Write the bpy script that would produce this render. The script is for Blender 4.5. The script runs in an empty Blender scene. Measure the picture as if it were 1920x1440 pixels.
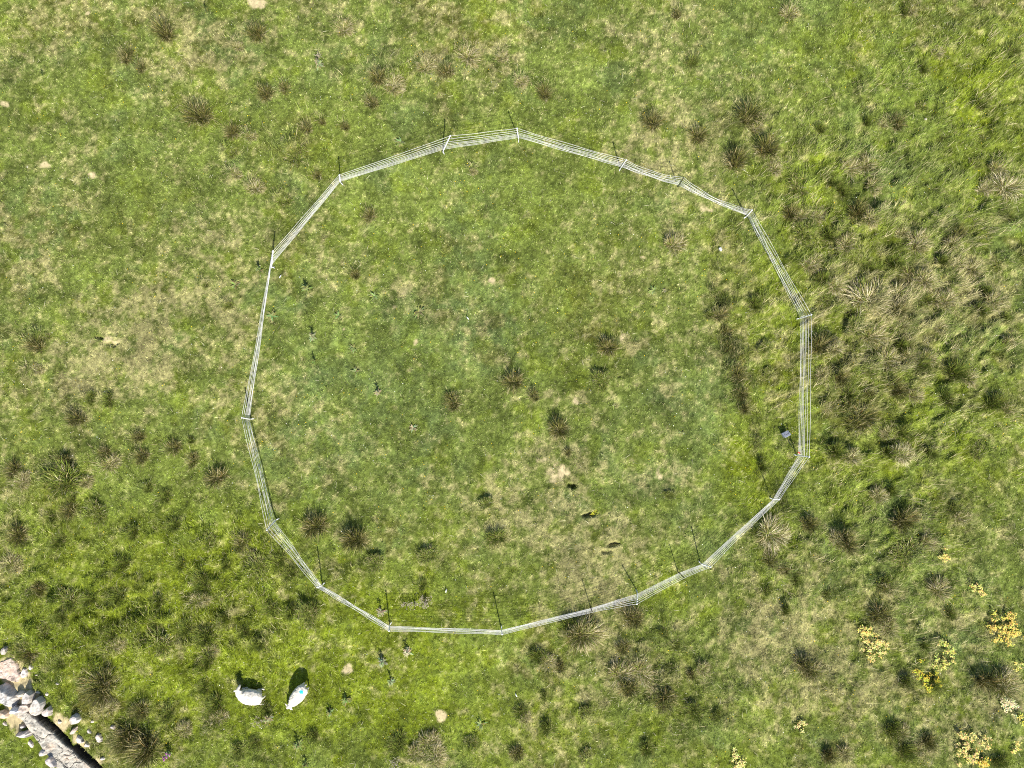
import bpy, math, random
import numpy as np
from mathutils import Vector, Euler, Matrix

S = bpy.context.scene
C = S.collection
R = math.radians

# ------------------------------------------------------------------ camera, sky, sun, exposure
CAM_H = 27.0
FPX = 1350.0                       # focal length in pixels of the 1920 px wide photograph
cam_d = bpy.data.cameras.new('camera')
cam_d.sensor_width = 36.0
cam_d.lens = 36.0 * FPX / 1920.0
cam_d.clip_end = 2000.0
cam = bpy.data.objects.new('camera', cam_d)
C.objects.link(cam)
cam.location = (0, 0, CAM_H)
cam.rotation_euler = (R(4.57), R(1.06), 0)
S.camera = cam

SUN_EL = R(42.8)
SUN_H = Vector((0.285, -0.958, 0)).normalized()
world = bpy.data.worlds.new('World')
S.world = world
world.use_nodes = True
wn = world.node_tree.nodes
wl = world.node_tree.links
sky = wn.new('ShaderNodeTexSky')
sky.sky_type = 'NISHITA'
sky.sun_disc = False
sky.sun_elevation = SUN_EL
sky.sun_rotation = math.atan2(SUN_H.x, SUN_H.y)
wl.new(sky.outputs[0], wn['Background'].inputs[0])
wn['Background'].inputs[1].default_value = 0.09
sun_d = bpy.data.lights.new('sun', 'SUN')
sun_d.energy = 4.8
sun_d.angle = R(0.6)
sun_d.color = (1.0, 0.95, 0.84)
sun = bpy.data.objects.new('sun', sun_d)
C.objects.link(sun)
ldir = Vector((-SUN_H.x * math.cos(SUN_EL), -SUN_H.y * math.cos(SUN_EL), -math.sin(SUN_EL)))
sun.rotation_euler = ldir.to_track_quat('-Z', 'Y').to_euler()
S.view_settings.view_transform = 'Standard'
S.view_settings.look = 'None'
S.view_settings.gamma = 1.0
S.view_settings.exposure = 0.92
S.cycles.pixel_filter_type = 'BLACKMAN_HARRIS'
S.cycles.filter_width = 1.1            # a crisp drone sensor
S.cycles.use_denoising = False

# ------------------------------------------------------------------ helpers
CR = cam.rotation_euler.to_matrix()
CRn = np.array(CR)


def ray(px, py):
    d = CR @ Vector(((px - 960.0) / FPX, (720.0 - py) / FPX, -1.0))
    return d


def at(px, py, z=0.0):
    d = ray(px, py)
    t = (z - CAM_H) / d.z
    return Vector((d.x * t, d.y * t, z))


def topx(x, y, z=0.0):
    """world -> photo pixels, numpy arrays"""
    v = np.stack([x, y, np.zeros_like(x) + z - CAM_H], -1) @ CRn     # R^T v
    return 960.0 + FPX * v[..., 0] / -v[..., 2], 720.0 - FPX * v[..., 1] / -v[..., 2]


def tag(o, label=None, cat=None, group=None, kind=None):
    if label: o['label'] = label
    if cat: o['category'] = cat
    if group: o['group'] = group
    if kind: o['kind'] = kind
    return o


rng = np.random.default_rng(7)
TAB = rng.random((1024, 1024)).astype(np.float32)


def vn(x, y, scale, seed=0):
    """smooth value noise 0..1 on a lattice of the given cell size"""
    u = x / scale + 37.17 * seed + 211.3
    v = y / scale + 91.73 * seed + 503.9
    iu = np.floor(u).astype(np.int64); iv = np.floor(v).astype(np.int64)
    fu = (u - iu).astype(np.float32); fv = (v - iv).astype(np.float32)
    fu = fu * fu * (3 - 2 * fu); fv = fv * fv * (3 - 2 * fv)
    a = TAB[iu & 1023, iv & 1023]; b = TAB[(iu + 1) & 1023, iv & 1023]
    c = TAB[iu & 1023, (iv + 1) & 1023]; d = TAB[(iu + 1) & 1023, (iv + 1) & 1023]
    return (a * (1 - fu) + b * fu) * (1 - fv) + (c * (1 - fu) + d * fu) * fv


def fbm(x, y, scale, seed=0, oct=3):
    # each octave is turned a little so that no lattice direction shows
    s = 0; w = 0; amp = 1.0
    for o in range(oct):
        a = 0.6 + 1.1 * o + seed
        ca, sa = math.cos(a), math.sin(a)
        s = s + amp * vn(x * ca - y * sa, x * sa + y * ca, scale / 2 ** o, seed * 7 + o)
        w += amp; amp *= 0.55
    return s / w


def sst(a, b, x):
    t = np.clip((x - a) / (b - a), 0, 1)
    return t * t * (3 - 2 * t)


def mesh_np(name, verts, faces_flat, nper, mat=None, fcol=None, vcol=None, smooth=False):
    """fast mesh: verts (N,3); faces_flat: list of (array (M,k)) of polygons"""
    me = bpy.data.meshes.new(name)
    groups = faces_flat if isinstance(faces_flat, list) else [faces_flat]
    nl = sum(g.size for g in groups); nf = sum(len(g) for g in groups)
    me.vertices.add(len(verts)); me.loops.add(nl); me.polygons.add(nf)
    me.vertices.foreach_set('co', np.asarray(verts, dtype=np.float32).ravel())
    me.loops.foreach_set('vertex_index', np.concatenate([g.ravel() for g in groups]).astype(np.int32))
    tot = np.concatenate([np.full(len(g), g.shape[1]) for g in groups])
    st = np.concatenate([[0], np.cumsum(tot)[:-1]])
    me.polygons.foreach_set('loop_start', st.astype(np.int32))
    me.polygons.foreach_set('use_smooth', np.full(nf, smooth))
    if fcol is not None:
        at_ = me.attributes.new('Col', 'FLOAT_COLOR', 'FACE')
        at_.data.foreach_set('color', np.c_[fcol, np.ones(len(fcol))].astype(np.float32).ravel())
    if vcol is not None:
        at_ = me.attributes.new('Col', 'FLOAT_COLOR', 'POINT')
        at_.data.foreach_set('color', np.c_[vcol, np.ones(len(vcol))].astype(np.float32).ravel())
    me.update(calc_edges=True)
    if mat: me.materials.append(mat)
    return me


def obj(name, me, parent=None):
    o = bpy.data.objects.new(name, me)
    C.objects.link(o)
    if parent is not None: o.parent = parent
    return o


# ------------------------------------------------------------------ materials
def new_mat(name, rough=0.7, spec=0.3):
    m = bpy.data.materials.new(name); m.use_nodes = True
    b = m.node_tree.nodes['Principled BSDF']
    b.inputs['Roughness'].default_value = rough
    b.inputs['Specular IOR Level'].default_value = spec
    return m, m.node_tree, b


def attr_mat(name, rough=0.6, spec=0.25, trans=0.0, scale=None):
    m, nt, b = new_mat(name, rough, spec)
    a = nt.nodes.new('ShaderNodeAttribute'); a.attribute_name = 'Col'
    nz = nt.nodes.new('ShaderNodeTexNoise'); nz.inputs['Scale'].default_value = 9.0
    nz.inputs['Detail'].default_value = 3
    geo = nt.nodes.new('ShaderNodeNewGeometry')
    nt.links.new(geo.outputs['Position'], nz.inputs['Vector'])
    mr = nt.nodes.new('ShaderNodeMapRange')
    mr.inputs['From Min'].default_value = 0.3; mr.inputs['From Max'].default_value = 0.7
    mr.inputs['To Min'].default_value = 0.8; mr.inputs['To Max'].default_value = 1.2
    nt.links.new(nz.outputs[0], mr.inputs[0])
    mx = nt.nodes.new('ShaderNodeVectorMath'); mx.operation = 'SCALE'
    nt.links.new(a.outputs['Color'], mx.inputs[0]); nt.links.new(mr.outputs[0], mx.inputs['Scale'])
    nt.links.new(mx.outputs[0], b.inputs['Base Color'])
    if trans > 0:
        tr = nt.nodes.new('ShaderNodeBsdfTranslucent')
        nt.links.new(mx.outputs[0], tr.inputs[0])
        ms = nt.nodes.new('ShaderNodeMixShader'); ms.inputs[0].default_value = trans
        nt.links.new(b.outputs[0], ms.inputs[1]); nt.links.new(tr.outputs[0], ms.inputs[2])
        nt.links.new(ms.outputs[0], nt.nodes['Material Output'].inputs[0])
    return m


def noise_mat(name, cols, scale=4.0, rough=0.7, spec=0.3, detail=6, bump=0.0, bscale=30):
    """cols: list of (pos, (r,g,b)) for a ramp driven by object-space noise"""
    m, nt, b = new_mat(name, rough, spec)
    tc = nt.nodes.new('ShaderNodeTexCoord')
    nz = nt.nodes.new('ShaderNodeTexNoise'); nz.inputs['Scale'].default_value = scale
    nz.inputs['Detail'].default_value = detail; nz.inputs['Roughness'].default_value = 0.65
    nt.links.new(tc.outputs['Object'], nz.inputs['Vector'])
    cr = nt.nodes.new('ShaderNodeValToRGB')
    el = cr.color_ramp.elements
    while len(el) < len(cols): el.new(0.5)
    for e, (p, c) in zip(el, cols):
        e.position = p; e.color = (*c, 1)
    nt.links.new(nz.outputs[0], cr.inputs[0]); nt.links.new(cr.outputs[0], b.inputs['Base Color'])
    if bump > 0:
        n2 = nt.nodes.new('ShaderNodeTexNoise'); n2.inputs['Scale'].default_value = bscale
        n2.inputs['Detail'].default_value = 8
        nt.links.new(tc.outputs['Object'], n2.inputs['Vector'])
        bp = nt.nodes.new('ShaderNodeBump'); bp.inputs['Strength'].default_value = bump
        bp.inputs['Distance'].default_value = 0.02
        nt.links.new(n2.outputs[0], bp.inputs['Height']); nt.links.new(bp.outputs[0], b.inputs['Normal'])
    return m


M_GROUND = attr_mat('soil_and_thatch', 0.95, 0.05)
M_BLADE = attr_mat('grass_blade', 0.55, 0.3, 0.22)
M_TUFT = attr_mat('tuft_blade', 0.6, 0.25, 0.15)
M_PLANT = attr_mat('plant_leaf', 0.8, 0.1, 0.15)
M_ROCK = attr_mat('rock', 0.9, 0.15)
M_FLEECE = attr_mat('fleece', 0.95, 0.05)
M_POST = noise_mat('white_plastic', [(0.3, (0.72, 0.72, 0.76)), (0.7, (0.84, 0.84, 0.87))], 20, 0.45, 0.4)
M_TAPE = noise_mat('white_polytape', [(0.35, (0.66, 0.65, 0.65)), (0.65, (0.88, 0.87, 0.87))], 3, 0.65, 0.2)
M_BLACK = noise_mat('black_plastic', [(0.3, (0.012, 0.012, 0.013)), (0.7, (0.03, 0.03, 0.032))], 20, 0.5, 0.4)
M_GREY = noise_mat('grey_plastic', [(0.3, (0.20, 0.22, 0.27)), (0.7, (0.33, 0.35, 0.42))], 30, 0.5, 0.4)
M_PANEL = noise_mat('dark_panel', [(0.3, (0.10, 0.11, 0.15)), (0.7, (0.2, 0.21, 0.26))], 20, 0.25, 0.5)
M_RED = noise_mat('red_plastic', [(0.3, (0.55, 0.05, 0.03)), (0.7, (0.7, 0.10, 0.06))], 20, 0.5, 0.4)
M_STEEL = noise_mat('steel', [(0.3, (0.35, 0.35, 0.35)), (0.7, (0.5, 0.5, 0.5))], 20, 0.4, 0.5)

# ------------------------------------------------------------------ tussocks read off the photograph (photo px x, y, width, kind)
# r rush clump, s straw tussock, g soft green grass mound, d dark green rush clump
TUS = """300 50 46 r|230 95 34 r|258 120 26 r|477 55 42 r|440 78 26 s|490 170 36 r|530 160 28 r|362 210 58 r|430 240 32 r|462 250 24 s|640 45 36 s
600 225 18 r|570 236 24 r|545 280 52 g|425 280 26 g|435 320 26 s|472 345 36 s|520 370 30 g|590 325 20 r|703 140 42 r|738 152 44 s|694 186 30 r
795 120 34 s|836 126 34 r|876 95 44 s|940 100 30 s|975 146 30 s|1020 166 36 r|1225 220 40 r|1272 20 22 r|885 315 18 s|690 402 32 r|642 232 20 r|1266 456 44 s
1485 15 40 s|1300 110 32 d|1410 210 52 r|1426 232 30 s|1440 270 48 r|1385 295 48 r|1310 250 36 r|1456 310 30 s|1505 340 46 g|1545 235 20 d|1565 335 26 d
1600 310 40 s|1632 300 44 s|1645 342 34 s|1690 225 30 r|1635 222 20 d|1662 226 20 s|1740 120 22 d|1705 12 20 d|1718 10 26 s|1770 90 30 s|1905 90 32 d|1740 190 22 g
1488 392 38 r|1504 402 34 s|1540 402 30 s|1590 352 26 d|1615 395 34 r|1642 402 38 s|1515 430 40 g|1565 432 32 d|1592 455 40 s|1700 430 32 s|1732 450 48 s|1800 440 36 r
1898 345 54 p|1860 346 38 p|1880 310 34 s|1895 400 26 d|1795 452 38 s|1838 300 20 g|1530 490 40 s|1552 520 30 d|1572 532 34 s|1620 488 36 g|1642 502 30 d
1690 490 34 d|1712 512 40 s|1780 486 26 d|1802 492 34 s|1832 500 40 s|1560 560 36 g|1582 566 26 s|1602 582 28 d|1640 556 78 p|1692 548 46 s|1740 520 44 s
1738 560 30 d|1758 556 38 s|1782 562 44 s|1706 602 32 s|1694 582 30 r|1858 545 22 d|1872 562 44 s|1848 580 30 d|1895 596 20 d|1550 645 38 r|1568 652 30 s
1638 630 50 s|1702 646 30 d|1670 672 48 s|1712 665 34 s|1730 682 30 d|1746 670 34 s|1805 696 42 d|1826 706 34 s|1546 700 30 s|1582 706 30 r|1600 742 36 d
1635 740 20 r|1686 730 34 r|1720 742 30 s|1785 746 30 d|1875 755 36 d|1900 766 30 s|1560 762 26 s|1622 782 48 r|1670 812 30 s|1700 812 30 d|1678 850 28 d
1696 852 44 p|1575 850 36 d|1602 856 34 s|1750 850 26 d|1652 930 38 s|1680 922 22 d|1798 958 26 d|1640 690 30 g|1612 610 30 g|1770 610 30 s|1808 640 24 g
662 510 22 r|850 755 38 r|960 716 42 r|1000 740 26 r|1145 650 42 r|1130 716 36 g|1050 808 42 r|1066 848 16 r|930 1010 42 d|590 988 46 r|665 1014 52 r
700 1056 34 g|800 1046 34 g|790 1100 22 d|1352 590 30 r|1364 622 30 r|1370 652 32 r|1386 700 38 r|1392 740 30 r|1400 768 22 r|1424 832 24 g|1434 876 24 d
1335 590 20 d|1420 566 30 d|1440 650 26 g|1448 700 22 g|910 945 28 g|1260 930 20 g|55 645 42 r|55 692 28 s|72 628 26 g|195 750 32 d|160 746 24 d|135 785 40 r
250 820 26 r|188 850 26 r|195 872 36 s|258 855 36 r|316 840 34 r|350 825 18 d|356 866 30 r|396 900 46 r|15 880 36 r|32 902 34 s|110 864 36 r|98 908 78 g|148 905 30 s
270 915 26 d|302 932 30 d|128 936 22 d|376 530 16 g|420 568 20 g|20 1010 40 r|10 1060 40 s|85 972 26 d|100 1020 30 d|116 962 30 r|170 970 38 g|240 1000 26 d
320 986 30 d|220 1060 34 d|332 1062 24 d|382 1020 30 g|450 1016 34 r|462 1042 20 s|420 1062 20 d|515 1055 30 d|470 1072 40 g|540 1080 26 d|372 1100 42 d|366 1130 34 s
210 1122 34 d|160 1126 30 d|105 1132 40 g|60 1110 28 r|100 1162 26 d|505 1146 36 d|542 1152 24 d|582 1146 34 d|572 1162 40 g|285 1132 28 d|270 1170 32 g|60 1190 30 g
342 1180 30 d|200 1196 36 d|206 1218 34 s|280 1212 50 g|376 1196 38 d|386 1226 28 s|450 1190 26 d|476 1212 30 d|415 1166 24 d|40 1230 40 r|100 1250 28 d|380 1252 34 d
180 1290 64 r|196 1332 30 s|376 1292 26 d|398 1328 38 d|400 1356 34 s|255 1340 32 r|306 1346 30 d|230 1392 46 r|268 1418 60 r|490 1336 28 d|470 1400 26 d|440 1416 30 d
582 1390 26 d|336 1376 30 s|1095 1192 62 s|1070 1180 40 d|1085 1196 46 r|1166 1146 26 s|1190 1164 40 r|1010 1236 36 d|1026 1246 28 s|1052 1256 22 r|1170 1220 30 r|1165 1268 48 s|1202 1264 44 s
1182 1296 38 r|1246 1190 22 d|1270 1216 22 d|1250 1316 44 r|1228 1296 28 s|974 1340 30 d|986 1352 24 s|1026 1370 30 d|970 1420 30 r|1020 1310 20 d|1100 1342 24 g
745 1400 36 d|776 1420 36 s|800 1400 38 s|816 1426 38 s|880 1402 26 g|1216 1410 34 d|1100 1424 26 g|1450 1004 60 p|1428 1000 30 d|1450 1050 30 r|1445 1110 26 d
1476 1070 26 r|1500 1090 30 d|1525 986 34 r|1592 1016 46 r|1576 1012 34 s|1700 980 44 r|1722 970 26 s|1812 974 30 s|1665 1100 40 d|1672 1108 30 s|1710 1046 56 g
1746 1020 30 s|1770 1110 44 s|1660 1156 44 r|1672 1182 38 s|1520 1260 44 r|1536 1266 34 s|1508 1246 28 s|1320 1260 26 s|1300 1270 20 r|1305 1340 38 d|1346 1346 24 d
1790 1156 26 d|1866 1282 46 r|1896 1288 48 s|1685 1376 34 d|1700 1382 28 s|1705 1414 38 d|1730 1410 30 s|1750 1398 30 r|1560 1424 30 r|1590 1420 28 s|1885 1436 30 d
1740 1216 22 d|1708 1286 30 d|1762 1288 24 d|1480 1146 22 d|1888 490 26 g|1900 640 24 s|1850 850 26 g|1560 1120 24 g|1845 190 26 d|1780 250 26 g|1860 250 24 g"""
TUS = [(float(a), float(b), float(c), k) for a, b, c, k in (t.split() for t in TUS.replace('\n', '|').split('|'))]

# ------------------------------------------------------------------ field grids (height, dryness, lushness, roughness)
GX0, GX1, GY0, GY1, GD = -23.5, 24.5, -17.0, 22.0, 0.05
gx = np.arange(GX0, GX1 + 1e-6, GD); gy = np.arange(GY0, GY1 + 1e-6, GD)
XX, YY = np.meshgrid(gx, gy, indexing='ij')
PX, PY = topx(XX, YY)


def wob(px, py, s=26.0, seed=3):
    """wobbles pixel coordinates so that blobs get ragged outlines"""
    return (px + s * 2 * (fbm(px, py, 40.0, seed, 3) - .5) * 2, py + s * 2 * (fbm(px, py, 40.0, seed + 5, 3) - .5) * 2)


WX, WY = wob(PX, PY)


def blobs(lst, wx=WX, wy=WY):
    f = np.zeros_like(XX)
    for (bx, by, rx, ry, a) in lst:
        d = ((wx - bx) / rx) ** 2 + ((wy - by) / ry) ** 2
        f += a * np.exp(-d)
    return f


# dry, straw coloured ground
DRY = blobs([(60, 90, 120, 90, .22), (400, 120, 130, 80, .25), (250, 640, 110, 80, .42), (200, 720, 90, 60, .35), (330, 560, 90, 30, .45),
             (110, 240, 90, 50, .2), (480, 330, 90, 60, .22), (400, 440, 90, 40, .3), (140, 330, 60, 60, .2), (20, 470, 60, 60, .25), (440, 600, 40, 60, .3),
             (1050, 890, 50, 38, .65), (1010, 850, 60, 60, .35), (1150, 870, 130, 70, .22), (1180, 640, 40, 30, .35), (1240, 900, 50, 60, .25), (960, 960, 90, 60, .3),
             (1080, 990, 140, 60, .3), (1150, 1020, 100, 50, .3), (1100, 1090, 110, 50, .28), (1250, 80, 90, 70, .3), (1150, 60, 60, 40, .25), (1240, 240, 70, 80, .28),
             (870, 330, 60, 30, .15), (920, 530, 30, 20, .3), (760, 560, 40, 30, .35), (600, 780, 100, 40, .18), (1080, 740, 90, 40, .3), (1250, 730, 50, 60, .25),
             (650, 80, 60, 60, .25), (860, 110, 90, 50, .25), (1700, 560, 140, 90, .25), (1850, 1340, 120, 90, .4), (1500, 1240, 130, 120, .28), (1640, 1300, 90, 60, .25),
             (1180, 1260, 90, 80, .3), (1300, 370, 60, 60, .22), (480, 1180, 70, 50, .1), (1430, 1180, 80, 80, .2), (1760, 1180, 90, 80, .12), (60, 930, 60, 40, .2),
             (1380, 1060, 60, 40, .2), (640, 520, 60, 60, .15), (880, 620, 60, 40, .2), (1060, 460, 90, 70, .2), (1150, 1200, 60, 60, .25), (800, 1430, 60, 20, .5), (1850, 560, 60, 60, .2)])
# bare soil, small and crisp
BARE = blobs([(175, 327, 9, 8, 1.0), (485, 10, 22, 12, .95), (655, 1252, 11, 10, 1.), (830, 1344, 14, 8, .9), (85, 306, 14, 6, .8), (160, 24, 8, 6, .7), (183, 50, 9, 6, .6),
              (920, 531, 8, 6, .9), (1045, 890, 34, 26, .62), (1010, 860, 22, 16, .4), (1078, 752, 12, 7, .8), (1170, 628, 12, 12, .7), (205, 640, 30, 10, .55), (280, 580, 24, 8, .55), (340, 575, 18, 8, .5),
              (1205, 478, 10, 5, .6), (5, 195, 14, 7, .8), (1232, 890, 9, 18, .7), (760, 545, 10, 14, .6), (740, 575, 18, 6, .6), (505, 520, 6, 6, .4), (640, 330, 10, 8, .5),
              (1315, 385, 10, 10, .6), (1330, 392, 12, 5, .6), (1700, 1395, 9, 5, .4), (700, 470, 6, 5, .4), (640, 620, 5, 5, .8), (780, 640, 6, 6, .6), (1150, 1018, 10, 4, .5),
              (30, 1270, 26, 40, .8), (60, 1305, 30, 26, .8), (118, 1352, 20, 22, .9), (150, 1385, 14, 20, .7), (185, 1425, 16, 12, .7), (10, 1250, 22, 20, .8), (540, 510, 5, 5, .4),
              (1500, 545, 8, 14, .3), (945, 905, 16, 10, .4), (300, 1345, 8, 8, .3), (165, 1395, 12, 10, .5), (40, 1340, 24, 40, .7), (1705, 820, 9, 6, .5), (1280, 420, 10, 7, .3)],
             *wob(PX, PY, 7, 9))
# lush yellow-green
LUSH = blobs([(150, 1200, 330, 190, .75), (420, 1050, 220, 130, .5), (500, 1290, 220, 120, .75), (800, 1300, 220, 130, .55), (780, 1140, 180, 70, .55), (1080, 1380, 160, 60, .4), (100, 940, 90, 60, .4),
              (1460, 620, 70, 130, .5), (1430, 500, 70, 70, .3), (1380, 860, 50, 100, .55), (1700, 120, 220, 130, .45), (1860, 260, 90, 180, .4), (1600, 440, 130, 120, .35), (1480, 330, 80, 70, .35),
              (1680, 720, 220, 160, .3), (1450, 980, 60, 80, .45), (1600, 880, 160, 60, .35), (1850, 850, 90, 100, .3), (640, 230, 120, 70, .1), (1020, 260, 120, 60, .12), (1250, 1120, 60, 60, .4),
              (1600, 1170, 60, 40, .4), (1730, 1270, 70, 60, .45), (1500, 1330, 120, 60, .3), (1380, 1430, 90, 30, .6), (880, 20, 120, 40, .35), (1090, 610, 120, 90, .12), (950, 420, 120, 60, .12), (300, 90, 60, 30, .2)])
# cool blue-green, grazed short
COOL = blobs([(650, 800, 180, 150, .45), (780, 650, 150, 120, .3), (560, 620, 90, 120, .25), (1380, 120, 110, 120, .55), (1620, 170, 60, 60, .3), (1300, 780, 120, 120, .3), (950, 600, 120, 80, .3),
              (1700, 350, 60, 40, .4), (1850, 640, 60, 50, .2), (1700, 1080, 90, 60, .3), (1450, 1180, 60, 60, .2), (600, 920, 120, 60, .4), (1600, 1100, 80, 60, .3), (460, 900, 60, 60, .3), (1800, 1220, 90, 60, .3), (400, 60, 60, 40, .3), (280, 170, 60, 40, .2)])
# long rough grass
ROUGH = blobs([(1680, 600, 200, 260, .9), (1560, 350, 160, 200, .6), (1800, 150, 200, 200, .45), (150, 1150, 340, 190, .8), (480, 1060, 130, 120, .4), (1250, 1260, 160, 110, .6), (1750, 1200, 260, 200, .4),
               (1380, 660, 34, 140, .7), (1450, 1060, 60, 100, .6), (1640, 980, 180, 90, .5), (520, 260, 130, 60, .3), (820, 130, 180, 60, .3), (460, 1390, 220, 60, .5), (800, 1410, 90, 40, .5)])
OLIVE = blobs([(100, 30, 90, 50, .4), (220, 110, 60, 60, .3), (560, 270, 80, 40, .6), (150, 700, 60, 60, .1), (240, 420, 120, 60, .25), (1110, 560, 90, 80, .45), (540, 480, 40, 30, .1), (1400, 230, 60, 60, .3),
               (1372, 640, 20, 90, .6), (1600, 790, 90, 70, .6), (180, 1300, 50, 60, 1.1), (265, 1410, 60, 34, 1.2), (1880, 60, 60, 120, .3), (1730, 1280, 50, 40, .5), (1640, 500, 120, 100, .3), (90, 900, 70, 40, .6),
               (250, 820, 160, 40, .25), (370, 1150, 200, 120, .3), (880, 1000, 60, 30, .2), (1120, 1000, 100, 30, .4), (1260, 1290, 100, 50, .4), (860, 50, 80, 40, .3)])

RIGHT = blobs([(1660, 590, 190, 200, 1.), (1560, 370, 150, 110, .8), (1780, 440, 170, 120, .9), (1660, 800, 150, 110, .8), (1850, 640, 120, 140, .5), (1800, 200, 150, 150, .45),
               (1420, 250, 60, 70, .5), (1660, 1000, 180, 90, .5), (1750, 1220, 200, 130, .35), (1450, 1030, 50, 60, .6), (1250, 1290, 120, 80, .5), (1560, 1260, 80, 60, .4), (1880, 100, 80, 120, .4),
               (180, 1180, 260, 120, .55), (420, 1100, 160, 90, .45), (60, 1000, 90, 60, .5), (250, 1380, 120, 60, .5), (480, 1200, 140, 80, .35), (540, 280, 70, 40, .5), (740, 140, 80, 40, .35), (380, 215, 40, 30, .3), (800, 1415, 70, 25, .5)])
HH = 0.30 * (fbm(XX, YY, 8.0, 1, 2) - .5) + 0.10 * (fbm(XX, YY, 1.7, 2, 2) - .5) + 0.035 * (fbm(XX, YY, 0.35, 4, 2) - .5)
HH += np.clip(ROUGH, 0, 1) * (0.20 * (fbm(XX, YY, 0.62, 6, 2) - .5) + .16 * sst(.5, .72, fbm(XX, YY, .5, 48, 2)))
HH += np.clip(RIGHT, 0, 1) * np.where(XX < 0, .08, .15) * sst(.42, .66, fbm(XX * .86 + YY * .5, (-XX * .5 + YY * .86) * 1.9, .75, 63, 3))
# old furrow running down the right inside of the ring
FUR = ([420, 480, 540, 620, 700, 760, 800, 900, 1000], [1312, 1330, 1342, 1362, 1382, 1396, 1408, 1440, 1462])
bx = np.interp(PY, *FUR) + 14 * (fbm(XX, YY, .5, 14, 3) - .5) * 2
bankw = sst(430, 540, PY) * (1 - sst(900, 990, PY))
HH -= bankw * 0.14 * sst(-6, 8, PX - bx) * (1 - sst(20, 160, PX - bx))
HH -= bankw * 0.17 * (1 - .7 * sst(740, 800, PY)) * np.exp(-((PX - bx - 6) / 11) ** 2) * sst(.35, .6, fbm(XX, YY, 1.1, 15, 2))
for (hx, hy, rx, ry, dep) in [(1108, 964, 17, 4.5, .20), (1073, 912, 11, 3.5, .20), (1153, 1019, 12, 4, .20), (188, 633, 8, 3, .14), (212, 645, 14, 3.5, .1), (1135, 1035, 9, 4, .1),
                              (1160, 705, 9, 3, .08), (300, 560, 8, 3, .06), (8, 418, 10, 3, .1), (1720, 950, 10, 6, .1)]:
    HH -= dep * np.exp(-(((PX + 14 * (fbm(PX, PY, 9, 77, 2) - .5) - hx) / rx) ** 2 + ((PY + 10 * (fbm(PX, PY, 8, 78, 2) - .5) - hy) / ry) ** 2) ** 2)
    HH += dep * .2 * np.exp(-(((PX - hx) / rx) ** 2 + ((PY - hy - 7) / ry / 1.5) ** 2))
cvx = np.interp(PX, [66, 82, 100, 112, 128, 138, 146, 160, 180, 200], [1338, 1350, 1364, 1376, 1391, 1402, 1403, 1415, 1434, 1455])
CREV = np.exp(-((PY - cvx) / 9) ** 2 * .55) * sst(60, 70, PX) * (1 - sst(196, 204, PX)) * (1 - .75 * np.exp(-((PX - 139) / 4) ** 2))
HH -= .22 * sst(.25, .75, CREV)
for (tx, ty, tw, k) in TUS:
    amp = {'r': .08, 's': .12, 'g': .24, 'd': .07, 'p': .14}[k] * tw / 40
    r = tw * (.36 if k != 'g' else .42)
    c = at(tx, ty)
    i0 = int((c.x - GX0) / GD); j0 = int((c.y - GY0) / GD); n = int(tw / 50 * 1.2 / GD) + 2
    sl = (slice(max(i0 - n, 0), i0 + n), slice(max(j0 - n, 0), j0 + n))
    d = ((XX[sl] - c.x) ** 2 + (YY[sl] - c.y) ** 2) / (r / 50) ** 2
    HH[sl] += amp * np.exp(-d)


def samp(F, x, y):
    u = np.clip((np.asarray(x) - GX0) / GD, 0, F.shape[0] - 1.001); v = np.clip((np.asarray(y) - GY0) / GD, 0, F.shape[1] - 1.001)
    i = u.astype(int); j = v.astype(int); fu = u - i; fv = v - j
    return (F[i, j] * (1 - fu) + F[i + 1, j] * fu) * (1 - fv) + (F[i, j + 1] * (1 - fu) + F[i + 1, j + 1] * fu) * fv


def gh(x, y): return float(samp(HH, x, y))


def on(px, py, dz=0.0):
    """point of the ground seen at a photo pixel"""
    z = 0.0
    for _ in range(4):
        p = at(px, py, z); z = gh(p.x, p.y)
    return Vector((p.x, p.y, z + dz))


# ------------------------------------------------------------------ colours (albedo) from the fields
GREEN = np.array([.208, .262, .050]); LUSHC = np.array([.240, .306, .022]); COOLC = np.array([.182, .250, .078])
OLIV = np.array([.172, .172, .030]); DRYC = np.array([.42, .38, .175]); SOIL = np.array([.42, .35, .20]); DARK = np.array([.085, .118, .020])


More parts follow.
